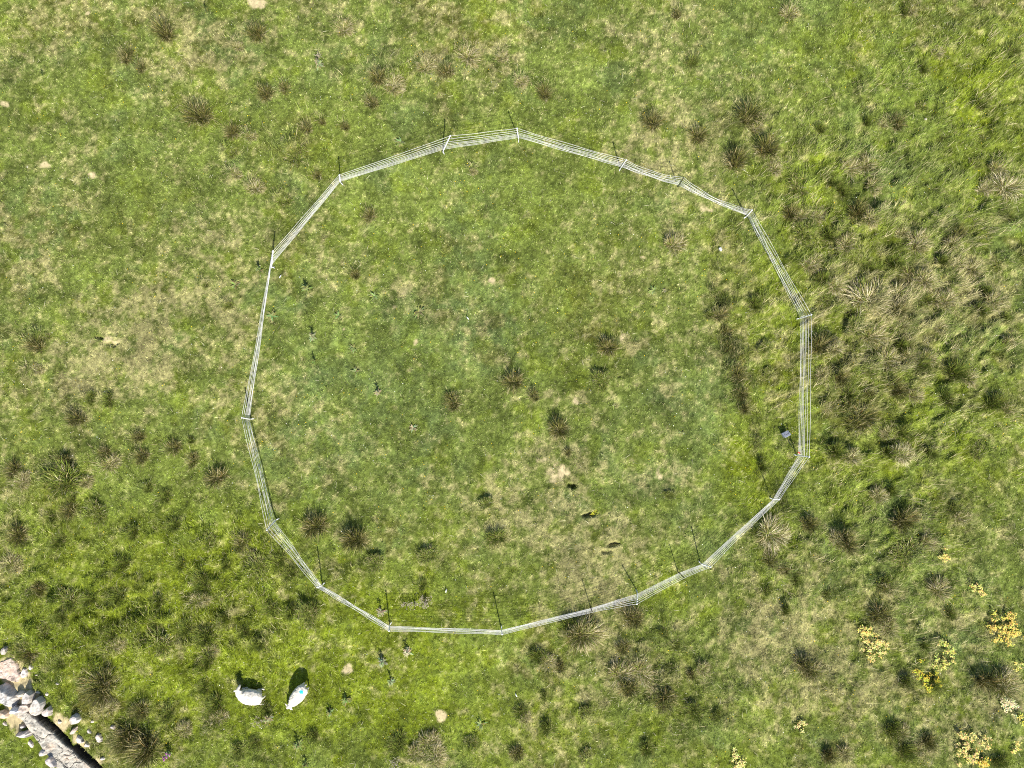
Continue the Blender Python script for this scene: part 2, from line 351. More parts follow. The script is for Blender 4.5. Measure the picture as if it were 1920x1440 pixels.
def field_colour(x, y, jit):
    """albedo of a blade (or of the thatch) standing at x, y"""
    dry = samp(DRY, x, y); lush = samp(LUSH, x, y); cool = samp(COOL, x, y); ol = samp(OLIVE, x, y)
    n1 = fbm(x, y, 1.6, 21, 3); n2 = fbm(x, y, .5, 22, 3); n3 = fbm(x, y, .13, 23, 2); n4 = fbm(x, y, 4.5, 24, 2)
    n5 = fbm(x, y, .8, 25, 3); n6 = fbm(x, y, .3, 26, 3)
    c = np.repeat(GREEN[None], len(x), 0)

    def mix(c, t, k):
        k = np.clip(k, 0, 1)[:, None]
        return c * (1 - k) + t * k
    c = mix(c, COOLC, .15 + 1.5 * cool * sst(.3, .7, n5) + .5 * sst(.5, .75, n1))
    c = mix(c, LUSHC, 1.25 * lush * (.6 + .8 * n2) + .45 * sst(.52, .75, n5) )
    c = mix(c, OLIV, 1.1 * ol * sst(.25, .6, n6) + .55 * sst(.52, .72, n4 * .5 + n1 * .5) * sst(.4, .6, n2))
    c = mix(c, DARK, .55 * sst(.55, .78, n6) )
    dk = .055 + np.minimum(dry, .42) * .85 + .35 * (n4 - .5)
    n7 = vn(x, y, .04, 27); n8 = vn(x * .8 + y * .6, y * .8 - x * .6, .10, 28); n9 = fbm(x, y, .22, 30, 2)
    c = mix(c, DRYC, np.clip(sst(.60, 1.0, dk * .60 + n2 * .36 + n9 * .40 + n3 * .22 + n7 * .16 + .14 * (jit - .5)) * 1.1, 0, .80))
    c = c * (0.74 + .52 * n3)[:, None] * (1 + .9 * (fbm(x, y, .75, 29, 3) - .5) + .5 * (n9 - .5))[:, None] * (.42 + .78 * n7 + .42 * n8)[:, None]
    return c


# ------------------------------------------------------------------ ground: one sheet, fine where the photo looks
def axis(a0, a1, step):
    mid = np.arange(a0, a1 + 1e-6, step)
    out = []; d = step * 2; p = 0
    while p < 380:
        p += d; d *= 1.35; out.append(p)
    out = np.array(out)
    return np.concatenate([a0 - out[::-1], mid, mid[-1] + out])


ax = axis(GX0, GX1, GD); ay = axis(GY0, GY1, GD)
AX, AY = np.meshgrid(ax, ay, indexing='ij')
fx, fy = AX.ravel(), AY.ravel()
gz = samp(HH, fx, fy)
far = np.maximum(np.maximum(GX0 - fx, fx - GX1), np.maximum(GY0 - fy, fy - GY1))
gz = gz + np.where(far > 0, np.clip(far, 0, 40) / 40 * 1.2 * (fbm(fx, fy, 40, 51, 2) - .5), 0)
gc = field_colour(fx, fy, np.full(len(fx), .5)) * .50  # darkened to paint in the shade between the blades
bare = np.clip(samp(BARE, fx, fy) * np.where(far > 0, 0, 1), 0, 1)
bk = sst(.32, .62, bare * (.28 + .7 * fbm(fx, fy, .13, 34, 2) + .9 * (fbm(fx, fy, .30, 35, 3) - .2)))[:, None]
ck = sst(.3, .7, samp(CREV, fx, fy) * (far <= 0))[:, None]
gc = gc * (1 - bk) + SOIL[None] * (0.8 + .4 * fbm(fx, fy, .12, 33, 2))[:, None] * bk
gc = gc * (1 - ck) + np.array([[.035, .032, .026]]) * ck          # deep shade of the crevice painted into the ground colour
nx, ny = len(ax), len(ay)
ii, jj = np.meshgrid(np.arange(nx - 1), np.arange(ny - 1), indexing='ij')
a = (ii * ny + jj).ravel()
faces = np.stack([a, a + ny, a + ny + 1, a + 1], -1)
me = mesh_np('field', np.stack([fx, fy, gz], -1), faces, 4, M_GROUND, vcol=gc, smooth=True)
tag(obj('field', me), kind='structure')

# keep-out disc list for grass (rocks, animals)
OUT = []


# ------------------------------------------------------------------ blades
def build_blades(x, y, L, W, tilt, az, col, name, label, seg=1, curl=0.0, cat='grass', mat=None, zoff=-0.005):
    """flat blades; seg 1 = one triangle, seg 2 = quad + triangle with droop"""
    n = len(x)
    z = samp(HH, x, y) + zoff
    dx, dy = np.cos(az), np.sin(az)
    sx, sy = -dy, dx
    st, ct = np.sin(tilt), np.cos(tilt)
    # twist the width a little so that blades catch light differently
    tw = rng.uniform(-.7, .7, n)
    wx, wy, wz = sx * np.cos(tw) * W / 2, sy * np.cos(tw) * W / 2, np.sin(tw) * W / 2
    base = np.stack([x, y, z], -1); w = np.stack([wx, wy, wz], -1)
    if seg == 1:
        tip = base + np.stack([dx * st * L, dy * st * L, ct * L], -1)
        v = np.stack([base - w, base + w, tip], 1).reshape(-1, 3)
        f = np.arange(n * 3).reshape(n, 3)
        fc = col
        me = mesh_np(name, v, [f], 3, mat or M_BLADE, fcol=fc)
    else:
        m = base + np.stack([dx * st * L * .5, dy * st * L * .5, ct * L * .55], -1)
        t2 = np.clip(tilt + curl, 0, 1.75)
        tip = m + np.stack([dx * np.sin(t2) * L * .5, dy * np.sin(t2) * L * .5, np.cos(t2) * L * .5], -1)
        v = np.stack([base - w, base + w, m + w * .8, m - w * .8, tip], 1).reshape(-1, 3)
        k = np.arange(n)[:, None] * 5
        q = k + np.array([[0, 1, 2, 3]]); t = k + np.array([[3, 2, 4]])
        me = mesh_np(name, v, [q, t], 4, mat or M_BLADE, fcol=np.concatenate([col, col]))
    o = obj(name, me)
    tag(o, label, cat, None, 'stuff')
    return o


def in_rocks(px, py):
    # strip of bare rock in the lower left corner
    l = np.interp(py, [1225, 1260, 1300, 1340, 1380, 1440], [-10, -10, -10, 12, 48, 92])
    r = np.interp(py, [1225, 1260, 1300, 1340, 1380, 1440], [14, 34, 42, 84, 118, 178])
    return (px > l) & (px < r) & (py > 1225)


def scatter(n, dens=None, x0=GX0 + .1, x1=GX1 - .1, y0=GY0 + .1, y1=GY1 - .1):
    x = rng.uniform(x0, x1, n); y = rng.uniform(y0, y1, n)
    p, q = topx(x, y)
    keep = ~in_rocks(p, q)
    keep &= rng.random(n) > .88 * sst(.32, .65, samp(BARE, x, y) * (.28 + .7 * fbm(x, y, .13, 34, 2) + .9 * (fbm(x, y, .30, 35, 3) - .2)))
    keep &= samp(CREV, x, y) < .3
    if dens is not None: keep &= rng.random(n) < dens(x, y)
    return x[keep], y[keep]


# short sward
N = 1500000
x, y = scatter(N)
n = len(x)
rough = np.clip(samp(ROUGH, x, y), 0, 1)
clump = vn(x, y, .075, 41) * .6 + .4 * vn(x + y * .3, y - x * .3, .19, 46)
long_ = fbm(x, y, .45, 42, 3)
L = (.028 + .13 * clump ** 1.7 + .05 * rough * sst(.4, .7, long_) * 2) * rng.uniform(.6, 1.3, n)
W = rng.uniform(.009, .017, n) * np.where(rng.random(n) > .82, 1.9, 1.0)
az = rng.uniform(0, 2 * np.pi, n)
tilt = rng.uniform(.25, 1.35, n)
jit = rng.random(n)
col = field_colour(x, y, jit)
j2 = rng.random(n)
col *= rng.uniform(.5, 1.6, n)[:, None]
pale = j2 > .955
col[pale] = np.array([.56, .54, .28]) * rng.uniform(.7, 1.25, pale.sum())[:, None]
brt = (j2 < .08)
col[brt] = np.array([.34, .44, .09]) * rng.uniform(.8, 1.2, brt.sum())[:, None]
build_blades(x, y, L, W, tilt, az, col, 'grass', 'short grazed green grass covering the whole field')

# longer grass swept towards the right in the rough ground
N = 560000
x, y = scatter(N, lambda x, y: .06 + np.clip(samp(ROUGH, x, y), 0, 1) * (.25 + sst(.42, .66, fbm(x, y, .5, 48, 2))) + .35 * sst(.62, .74, fbm(x, y, .5, 47, 3)))
n = len(x)
sw = fbm(x, y, 1.8, 44, 2)
az = (.35 + 3.2 * (sw - .5)) + rng.normal(0, .75, n)
L = rng.uniform(.10, .26, n) * (.6 + .9 * np.clip(samp(ROUGH, x, y), 0, 1) * sst(.42, .70, fbm(x, y, .5, 48, 2)) * 1.7)
tilt = rng.uniform(.2, .95, n)
col = field_colour(x, y, rng.random(n)) * rng.uniform(.55, 1.3, n)[:, None]
m = rng.random(n) < (.10 + .35 * sst(.5, .7, fbm(x, y, .6, 45, 2)) * np.clip(samp(DRY, x, y) * 2 + .3, 0, 1))
col[m] = np.array([.42, .36, .19]) * rng.uniform(.6, 1.2, m.sum())[:, None]
ex = [x]; ey = [y]
eL = [L]; ec = [col]; ea = [az]; et = [tilt]
for (tx, ty, tw, k) in TUS:
    c = at(tx, ty); q = int(5.5 * tw); r = tw / 50 * .5
    a_ = rng.uniform(0, 6.28, q); d = r * np.abs(rng.normal(.55, .45, q))
    bx_, by_ = c.x + d * np.cos(a_) * rng.uniform(.8, 1.6), c.y + d * np.sin(a_)
    ex.append(bx_); ey.append(by_); ea.append(a_ + rng.normal(0, .8, q)); et.append(rng.uniform(.3, 1.25, q)); eL.append(rng.uniform(.10, .30, q))
    cc = field_colour(bx_, by_, rng.random(q)) * rng.uniform(.5, 1.25, q)[:, None]
    mm = rng.random(q) < {'p': .5, 's': .4, 'r': .2, 'g': .06, 'd': .06}[k]
    cc[mm] = np.array([.46, .40, .21]) * rng.uniform(.6, 1.3, mm.sum())[:, None]
    ec.append(cc)
q = 24000
py_ = rng.uniform(440, 960, q); px_ = np.interp(py_, *FUR) + 5 + rng.normal(0, 11, q) + 20 * (fbm(py_, py_ * 0, 26, 49, 2) - .5) * 2
kk = rng.random(q) < .75 * sst(.44, .62, fbm(px_ * 1.6, py_, 34, 50, 3)) * (.24 + .60 * sst(520, 600, py_)) * (1 - .86 * sst(735, 790, py_) * (1 - .6 * sst(860, 900, py_)))
px_, py_ = px_[kk], py_[kk]; q = len(px_)
gp = np.array([at(a_, b_)[:2] for a_, b_ in zip(px_, py_)])
ex.append(gp[:, 0]); ey.append(gp[:, 1]); ea.append(rng.uniform(0, 6.28, q)); et.append(rng.uniform(.1, .9, q)); eL.append(rng.uniform(.12, .34, q))
pal = np.array([[.075, .100, .020], [.13, .12, .035], [.13, .155, .03], [.34, .31, .15]])
ec.append(pal[rng.choice(4, q, p=[.42, .12, .38, .08])] * rng.uniform(.6, 1.2, q)[:, None])
x, y, L, az, tilt = (np.concatenate(v) for v in (ex, ey, eL, ea, et)); col = np.concatenate(ec); n = len(x)
build_blades(x, y, L, rng.uniform(.007, .012, n), tilt, az, col, 'long_grass', 'long rough wind-swept grass between the tussocks', 2, .5)

# tall grass of the wet right-hand ground, combed by the wind towards the upper right
x, y = scatter(520000)
cu = x * .86 + y * .5; cv = (-x * .5 + y * .86) * 1.9
pat = fbm(cu, cv, .75, 63, 3)
keep = rng.random(len(x)) < np.clip(samp(RIGHT, x, y), 0, 1) * (.04 + .80 * sst(.44, .62, pat))
x, y, cu, cv, pat = x[keep], y[keep], cu[keep], cv[keep], pat[keep]
n = len(x)
lf = (x < 0)
az = np.where(lf, 1.2 + 4.5 * (fbm(x, y, 1.1, 64, 2) - .5), .50 + 2.2 * (fbm(x, y, 1.3, 64, 2) - .5)) + rng.normal(0, .38, n)
L = rng.uniform(.14, .38, n) * (.45 + .9 * sst(.42, .7, pat))
tilt = rng.uniform(.25, 1.0, n)
col = field_colour(x, y, rng.random(n)) * rng.uniform(.6, 1.35, n)[:, None]
STB = blobs([(1650, 560, 60, 34, 1.), (1745, 525, 60, 26, .9), (1790, 560, 40, 30, .8), (1660, 665, 60, 26, .9), (1740, 670, 40, 20, .7), (1870, 570, 40, 30, .7), (1600, 320, 50, 26, .7),
             (1645, 400, 40, 20, .6), (1590, 455, 40, 18, .7), (1535, 540, 40, 20, .6), (1640, 620, 50, 20, .8), (1700, 520, 40, 20, .6), (1640, 340, 40, 16, .6), (1890, 345, 40, 26, .9),
             (1700, 850, 30, 14, .9), (1460, 1005, 30, 18, .8), (1560, 650, 30, 16, .7), (1810, 490, 40, 20, .6)])
sb = samp(STB, x, y)
st_ = sst(.50, .68, fbm(cu, cv, .55, 65, 3)) * np.where(lf, .30, .50) + .65 * np.clip(sb, 0, 1)
m = rng.random(n) < .06 + st_
col[m] = np.array([.58, .50, .28]) * rng.uniform(.5, 1.5, m.sum())[:, None]
build_blades(x, y, L, rng.uniform(.007, .013, n), tilt, az, col, 'tall_grass', 'tall wind-combed grass of the rough wet ground', 2, .6)

# pale dead stalks lying about
N = 9000
x, y = scatter(N, lambda x, y: .25 + .7 * np.clip(samp(ROUGH, x, y) + samp(DRY, x, y), 0, 1))
n = len(x)
col = np.array([.62, .58, .38])[None] * rng.uniform(.6, 1.1, n)[:, None]
build_blades(x, y, rng.uniform(.07, .28, n), rng.uniform(.006, .012, n), rng.uniform(1.15, 1.5, n), rng.uniform(0, 6.28, n), col,
             'dead_stalks', 'pale dead grass stalks lying loose over the sward', 2, .1, 'straw', None, .05)


# ------------------------------------------------------------------ little flowers as stuff: buttercups and daisies
def flowers(name, label, cat, n, colr, size, dens, zr):
    x, y = scatter(n, dens)
    n = len(x)
    z = samp(HH, x, y) + rng.uniform(*zr, n)
    k = np.arange(5) / 5 * 2 * np.pi
    s = rng.uniform(*size, n)
    tx, ty = rng.normal(0, .3, n), rng.normal(0, .3, n)
    ring = np.stack([x[:, None] + s[:, None] * np.cos(k), y[:, None] + s[:, None] * np.sin(k),
                     z[:, None] + s[:, None] * (np.cos(k) * tx[:, None] + np.sin(k) * ty[:, None]) + .004], -1)
    cen = np.stack([x, y, z], -1)[:, None]
    v = np.concatenate([ring, cen], 1).reshape(-1, 3)
    b = np.arange(n)[:, None] * 6
    f = np.concatenate([b + np.array([[i, (i + 1) % 5, 5]]) for i in range(5)])
    col = np.tile(np.asarray(colr)[None] * rng.uniform(.75, 1.1, n)[:, None], (5, 1))
    me = mesh_np(name, v, [f], 3, M_PLANT, fcol=col)
    tag(obj(name, me), label, cat, None, 'stuff')


flowers('buttercups', 'tiny yellow buttercups dotted through the grass', 'flowers', 5200, (.80, .56, .03), (.009, .017),
        lambda x, y: .15 + sst(.5, .7, fbm(x, y, 1.3, 61, 2)), (.07, .12))
flowers('daisies', 'tiny white daisies dotted through the short grass', 'flowers', 3000, (.85, .85, .80), (.008, .014),
        lambda x, y: .2 + sst(.5, .7, fbm(x, y, 1.6, 62, 2)), (.06, .10))


# ------------------------------------------------------------------ tufts (rushes, straw tussocks, mounds)
def tuft_arrays(seed, nb, r0, Lr, tiltr, curl, W, cols, bias=(0, 0), zig=0.0):
    """unit tuft, about 1 wide; returns verts, faces, face colours"""
    g = np.random.default_rng(seed)
    az = g.uniform(0, 2 * np.pi, nb)
    rr = r0 * np.sqrt(g.random(nb))
    ox, oy = rr * np.cos(az), rr * np.sin(az)
    # ragged footprint
    lob = 1 + .35 * np.sin(az * 2 + seed) + .25 * np.sin(az * 3 + seed * 2.1)
    ox *= lob; oy *= lob
    a2 = az + g.normal(0, .55, nb)
    dx = np.cos(a2) * (.35 + rr / r0) + bias[0]; dy = np.sin(a2) * (.35 + rr / r0) + bias[1]
    ln = np.hypot(dx, dy); dx /= ln; dy /= ln
    tilt = tiltr[0] + (tiltr[1] - tiltr[0]) * np.clip(rr / r0 * .7 + g.random(nb) * .45, 0, 1) * np.clip(ln, .5, 1.3)
    L = g.uniform(*Lr, nb)
    n = 4
    P = np.zeros((nb, n + 1, 3)); P[:, 0] = np.stack([ox, oy, np.zeros(nb) - .03], -1)
    t = tilt.copy()
    for s in range(1, n + 1):
        step = L / n
        P[:, s] = P[:, s - 1] + np.stack([dx * np.sin(t) * step, dy * np.sin(t) * step, np.cos(t) * step], -1)
        t = np.minimum(t + curl / n * g.uniform(.5, 1.5, nb), 1.9)
    P[:, :, 2] = np.maximum(P[:, :, 2], -.03)
    wv = np.stack([-dy, dx, g.uniform(-.5, .5, nb)], -1)
    wv = wv / np.linalg.norm(wv, axis=1)[:, None]
    wid = g.uniform(W * .7, W * 1.3, nb)
    V = []
    for s in range(n):
        k = (1 - .75 * (s / n) ** 2) / 2
        V.append(P[:, s] - wv * (wid * k)[:, None]); V.append(P[:, s] + wv * (wid * k)[:, None])
    V.append(P[:, n])
    V = np.stack(V, 1).reshape(-1, 3)
    m = 2 * n + 1
    b = np.arange(nb)[:, None] * m
    Q = np.concatenate([b + np.array([[2 * s, 2 * s + 1, 2 * s + 3, 2 * s + 2]]) for s in range(n - 1)])
    T = b + np.array([[2 * n - 2, 2 * n - 1, 2 * n]])
    ci = g.choice(len(cols), nb, p=np.array([c[1] for c in cols]) / sum(c[1] for c in cols))
    cc = np.array([c[0] for c in cols])[ci] * g.uniform(.65, 1.3, nb)[:, None]
    return V, Q, T, np.concatenate([np.tile(cc, (n - 1, 1)), cc])


def tuft_mesh(name, seed, nb, r0, Lr, tiltr, curl, W, cols, bias=(0, 0), sub=4):
    """a ragged clump: several smaller fans of blades grown into one another"""
    lay = np.random.default_rng(seed % 100 + 5)          # stems and dead leaves of one variant share the layout
    Vs, Qs, Ts, cq, ct = [], [], [], [], []
    b = 0
    for i in range(sub):
        a_ = lay.uniform(0, 6.28); q = lay.uniform(.12, .34) if i else 0.0
        sc = lay.uniform(.45, .85) if i else .9
        V, Q, T, c = tuft_arrays(seed * 13 + i, int(nb * sc), r0 * sc, (Lr[0] * sc, Lr[1] * sc * 1.05), tiltr, curl, W, cols, bias)
        V = V + np.array([q * math.cos(a_) * 1.2, q * math.sin(a_) * .8, 0])
        Vs.append(V); Qs.append(Q + b); Ts.append(T + b); b += len(V)
        cq.append(c[:len(Q)]); ct.append(c[len(Q):])
    return mesh_np(name, np.concatenate(Vs), [np.concatenate(Qs), np.concatenate(Ts)], 4, M_TUFT, fcol=np.concatenate(cq + ct))


STR = (.68, .60, .40); STR2 = (.50, .42, .22); BRN = (.21, .155, .055); OLV = (.185, .18, .038); DGR = (.075, .105, .018); MGR = (.19, .25, .034); ORG = (.32, .21, .07)
VAR = {'r': [], 's': [], 'g': [], 'd': [], 'p': []}
for v in range(7):
    VAR['r'].append((tuft_mesh('rush_stems', 100 + v, 260, .20, (.26, .66), (.05, .95), .45, .0115, [((.065, .080, .018), 5), (OLV, 4), ((.15, .12, .04), 1.4), (ORG, .3), (STR2, 1)]),
                     tuft_mesh('dead_leaves', 200 + v, 75, .26, (.25, .50), (.5, 1.35), .8, .008, [(STR2, 3), (STR, 1), (OLV, 2)])))
    VAR['s'].append((tuft_mesh('green_leaves', 300 + v, 320, .27, (.20, .52), (.15, 1.1), .9, .0115, [(OLV, 4), (MGR, 4), (BRN, 1.0), (STR2, .8)], (.35, .15), 5),
                     tuft_mesh('dead_leaves', 400 + v, 190, .27, (.25, .60), (.35, 1.2), 1.0, .011, [(STR, 2.2), (STR2, 4), (OLV, 1.2)], (.75, .25), 5)))
for v in range(4):
    VAR['p'].append((tuft_mesh('green_leaves', 300 + v, 240, .27, (.20, .52), (.15, 1.1), .9, .0115, [(OLV, 4), (MGR, 4), (BRN, 1.0), (STR2, .8)], (.35, .15), 5),
                     tuft_mesh('dead_leaves', 400 + v, 260, .27, (.25, .60), (.45, 1.3), 1.1, .0105, [(STR, 3), (STR2, 3), (OLV, 1)], (.85, .25), 5)))
for v in range(6):
    VAR['g'].append((tuft_mesh('leaves', 500 + v, 460, .36, (.12, .32), (.1, 1.0), .9, .012, [(MGR, 5), (OLV, 3), (DGR, 2), (STR2, .5)], (.15, .05), 6),
                     tuft_mesh('dead_leaves', 600 + v, 36, .36, (.15, .4), (.4, 1.2), .8, .008, [(STR, 1), (STR2, 2)], (0, 0), 6)))
    VAR['d'].append((tuft_mesh('rush_stems', 700 + v, 320, .25, (.18, .56), (.05, .85), .5, .0115, [(DGR, 4), (MGR, 5), (OLV, 3)], (0, 0), 5),
                     tuft_mesh('dead_leaves', 800 + v, 34, .28, (.2, .45), (.6, 1.35), .7, .008, [(STR2, 2), (STR, 1)], (0, 0), 5)))

# landmarks used to tell look-alike plants apart in words
POSTS = [  # (base px, top px) clockwise from the top
    ('P1', (972.5, 262), (969.5, 241)), ('P17', (1163, 316), (1174, 300)), ('D1', (1271, 351), (1282, 333)), ('P16', (1399, 406.5), (1409.5, 394)),
    ('P15', (1497.5, 597.5), (1521, 590)), ('P14', (1492.5, 853.5), (1517, 856.5)), ('P13', (1447, 935.5), (1461, 936)), ('P12', (1313, 1056), (1332, 1063)),
    ('D2', (1271, 1072), (1283, 1083)), ('P11', (1195, 1109), (1194, 1132)), ('D3', (1107, 1138), (1110.5, 1147)), ('P9', (940, 1179), (941.5, 1189)),
    ('P8', (731, 1171.5), (729.5, 1182.5)), ('P7', (605, 1096.5), (595, 1101)), ('P6', (518.5, 974), (500.5, 993.5)), ('P5', (471, 786), (453.5, 783)),
    ('P4', (509, 502), (512, 471)), ('P3', (639, 343), (636.5, 328.5)), ('P2', (830, 285), (844, 255))]
LM = [(466, 1308, 'the lying sheep'), (560, 1303, 'the sheep with the blue mark'), (1470, 813, 'the grey energiser box'), (318, 1412, 'the purple foxglove'),
      (80, 1340, 'the rock ledge'), (1350, 468, 'the small white block'), (1885, 1175, 'the biggest yellow patch'), (1636, 1200, 'the paired yellow patches'),
      (1640, 556, 'the biggest straw tussock'), (1898, 345, "the pale tussock on the right edge"), (175, 327, 'the bare oval patch upper left'), (485, 10, 'the bare patch on the top edge'),
      (972, 262, "the fence's topmost post"), (639, 343, "the fence's upper left corner"), (509, 502, "the fence post with longest left shadow"), (471, 786, "the fence's leftmost post"),
      (518, 974, "the fence's lower left corner"), (731, 1171, "the fence's bottom left post"), (940, 1179, "the fence's lowest post"), (1313, 1056, "the fence's lower right corner"),
      (1497, 597, "the fence's rightmost post"), (1399, 406, "the fence's upper right corner"), (960, 480, 'the upper middle of the ring'), (960, 716, 'the clump at ring centre'),
      (1045, 890, 'the bare patch below ring centre'), (250, 640, 'the dry patch at far left'), (98, 908, 'the biggest grass mound'), (1440, 1005, 'the tussock outside the lower right fence'),
      (1887, 1320, 'the pale yellow plant at right edge'), (1095, 1190, 'the big tussock below the fence'), (800, 1410, 'the brown tussocks on the bottom edge'), (1700, 100, 'the upper right rough ground')]
USED = set()


def where(px, py, head):
    """label: head + distance and direction from the nearest landmark, unique"""
    c = sorted(LM, key=lambda l: (l[0] - px) ** 2 + (l[1] - py) ** 2)
    for l in [q for q in c if (q[0] - px) ** 2 + (q[1] - py) ** 2 > 18 ** 2]:
        dx, dy = px - l[0], py - l[1]
        d = math.hypot(dx, dy) / 50
        ang = math.degrees(math.atan2(-dy, dx)) % 360
        dirs = ['right of', 'upper right of', 'above', 'upper left of', 'left of', 'lower left of', 'below', 'lower right of']
        w = dirs[int(((ang + 22.5) % 360) // 45)]
        for dd in (f'{d:.0f} m', f'{d:.1f} m'):
            t = f'{head} {dd} {w} {l[2]}'
            if t not in USED and len(t.split()) <= 15 and not dd.startswith('0 m'):
                USED.add(t); return t
    return head


KIND = {'p': ('straw_tussock', 'grass tussock', ['bleached pale', 'bleached pale'], 'straw coloured grass tussocks'),
        'r': ('rush_clump', 'rush clump', ['olive brown spiky', 'dark brown spiky'], 'rush clumps scattered over the field'),
        's': ('straw_tussock', 'grass tussock', ['straw topped', 'pale straw topped'], 'straw coloured grass tussocks'),
        'g': ('grass_mound', 'grass mound', ['soft green', 'rounded green'], 'soft green grass mounds'),
        'd': ('dark_rush_clump', 'rush clump', ['dark green', 'dense dark green'], 'dark green rush clumps')}
prnd = random.Random(11)
for i, (px, py, w, k) in enumerate(TUS):
    g, st = prnd.choice(VAR[k])
    nm, cat, adj, grp = KIND[k]
    p = on(px, py)
    sc = w / 50 * ((1.16 if px < 560 else 1.04) if py > 950 and k in 'rdg' else 1.22 if px > 1500 and k in 'rdg' else 1.0) * {'r': .95, 's': .92, 'g': .95, 'd': .92, 'p': .95}[k]
    # the photo shows each clump pushed outwards by its height: move the root back towards the nadir a little
    root = obj(nm, g)
    root.location = (p.x * .988, p.y * .988, gh(p.x * .988, p.y * .988))
    root.rotation_euler = (0, 0, prnd.uniform(0, 6.28) if k in 'rgd' else prnd.uniform(-.7, .9))
    zs = prnd.uniform(1.15, 1.55) * (1.3 if px > 1360 and k in 'rds' else 1.0) * (1.0 if w > 24 else 1.25)
    root.scale = (sc * prnd.uniform(.88, 1.12), sc * prnd.uniform(.88, 1.12), sc * zs)
    c2 = obj('dead_leaves', st, root)
    size = 'small' if w < 26 else ('medium' if w < 37 else ('large' if w < 50 else 'very large'))
    if (px, py) == (1640, 556): lab = 'biggest straw tussock of the rough ground right of the fence'
    elif (px, py) == (98, 908): lab = 'biggest soft green grass mound, at the far left'
    elif (px, py) == (1095, 1192): lab = 'big straw tussock just below the lower right fence, wide dark shadow'
    elif (px, py) == (1450, 1004): lab = 'bright pale straw tussock outside the lower right fence corner'
    else: lab = where(px, py, f'{size} {adj[0]} {cat}')
    tag(root, lab, cat, grp)


# ------------------------------------------------------------------ generic little mesh builders
class MB:
    def __init__(s): s.v = []; s.f = []

    def tube(s, pts, rad, n=6, cap=True, flat=None):
        b = len(s.v); N = len(pts)
        for i, p in enumerate(pts):
            p = Vector(p)
            d = (Vector(pts[min(i + 1, N - 1)]) - Vector(pts[max(i - 1, 0)])).normalized()
            up = Vector((0, 0, 1)) if abs(d.z) < .9 else Vector((1, 0, 0))
            a = d.cross(up).normalized(); c = a.cross(d).normalized()
            r = rad[i] if isinstance(rad, (list, tuple)) else rad
            ra, rc = (r, r) if flat is None else (r * flat[0], r * flat[1])
            for k in range(n):
                t = 2 * math.pi * k / n
                s.v.append(p + a * math.cos(t) * ra + c * math.sin(t) * rc)
        for i in range(N - 1):
            for k in range(n):
                k2 = (k + 1) % n
                s.f.append((b + i * n + k, b + i * n + k2, b + (i + 1) * n + k2, b + (i + 1) * n + k))
        if cap:
            s.f.append(tuple(b + k for k in range(n))[::-1]); s.f.append(tuple(b + (N - 1) * n + k for k in range(n)))
        return s

    def box(s, c, d, rot=None):
        b = len(s.v); c = Vector(c)
        for z in (-1, 1):
            for (x, y) in ((-1, -1), (1, -1), (1, 1), (-1, 1)):
                q = Vector((x * d[0] / 2, y * d[1] / 2, z * d[2] / 2))
                if rot is not None: q = rot @ q
                s.v.append(c + q)
        for f in ((3, 2, 1, 0), (4, 5, 6, 7), (0, 1, 5, 4), (1, 2, 6, 5), (2, 3, 7, 6), (3, 0, 4, 7)):
            s.f.append(tuple(b + i for i in f))
        return s

    def build(s, name, mat, parent=None, smooth=False, col=None, bevel=0):
        me = bpy.data.meshes.new(name)
        me.from_pydata([tuple(v) for v in s.v], [], s.f)
        me.materials.append(mat)
        if col is not None:
            a_ = me.attributes.new('Col', 'FLOAT_COLOR', 'FACE')
            a_.data.foreach_set('color', np.c_[np.array(col), np.ones(len(col))].astype(np.float32).ravel())
        if smooth:
            me.polygons.foreach_set('use_smooth', [True] * len(me.polygons))
        o = obj(name, me, parent)
        if bevel:
            m = o.modifiers.new('bevel', 'BEVEL'); m.width = bevel; m.segments = 2
        return o


def empty(name, loc, rz=0):
    o = bpy.data.objects.new(name, None); C.objects.link(o)
    o.location = loc; o.rotation_euler = (0, 0, rz); o.empty_display_size = .2
    return o


# ------------------------------------------------------------------ the ring fence
def solve_top(base, tpx, L):
    """top of a post of length L whose foot is base and whose head is seen at tpx"""
    o = Vector((0, 0, CAM_H)); d = ray(*tpx).normalized()
    oc = o - base
    b = oc.dot(d); disc = b * b - (oc.length_squared - L * L)
    t = -b - math.sqrt(max(disc, 0))
    return o + d * t


fc = on(985, 715)
fence = empty('netting_fence', (fc.x, fc.y, fc.z))
tag(fence, 'white electric netting fence of eight tapes closed into a rough ring', 'fence')
FR = [.13, .21, .29, .375, .475, .60, .77, .95]
nodes = []
for (nm, bp, tp) in POSTS:
    base = on(*bp); Lp = 1.14 if nm[0] == 'P' else 1.0
    top = solve_top(base, tp, Lp)
    nodes.append((nm, base, top))
off = Vector(fence.location)


def rel(p): return Vector(p) - off


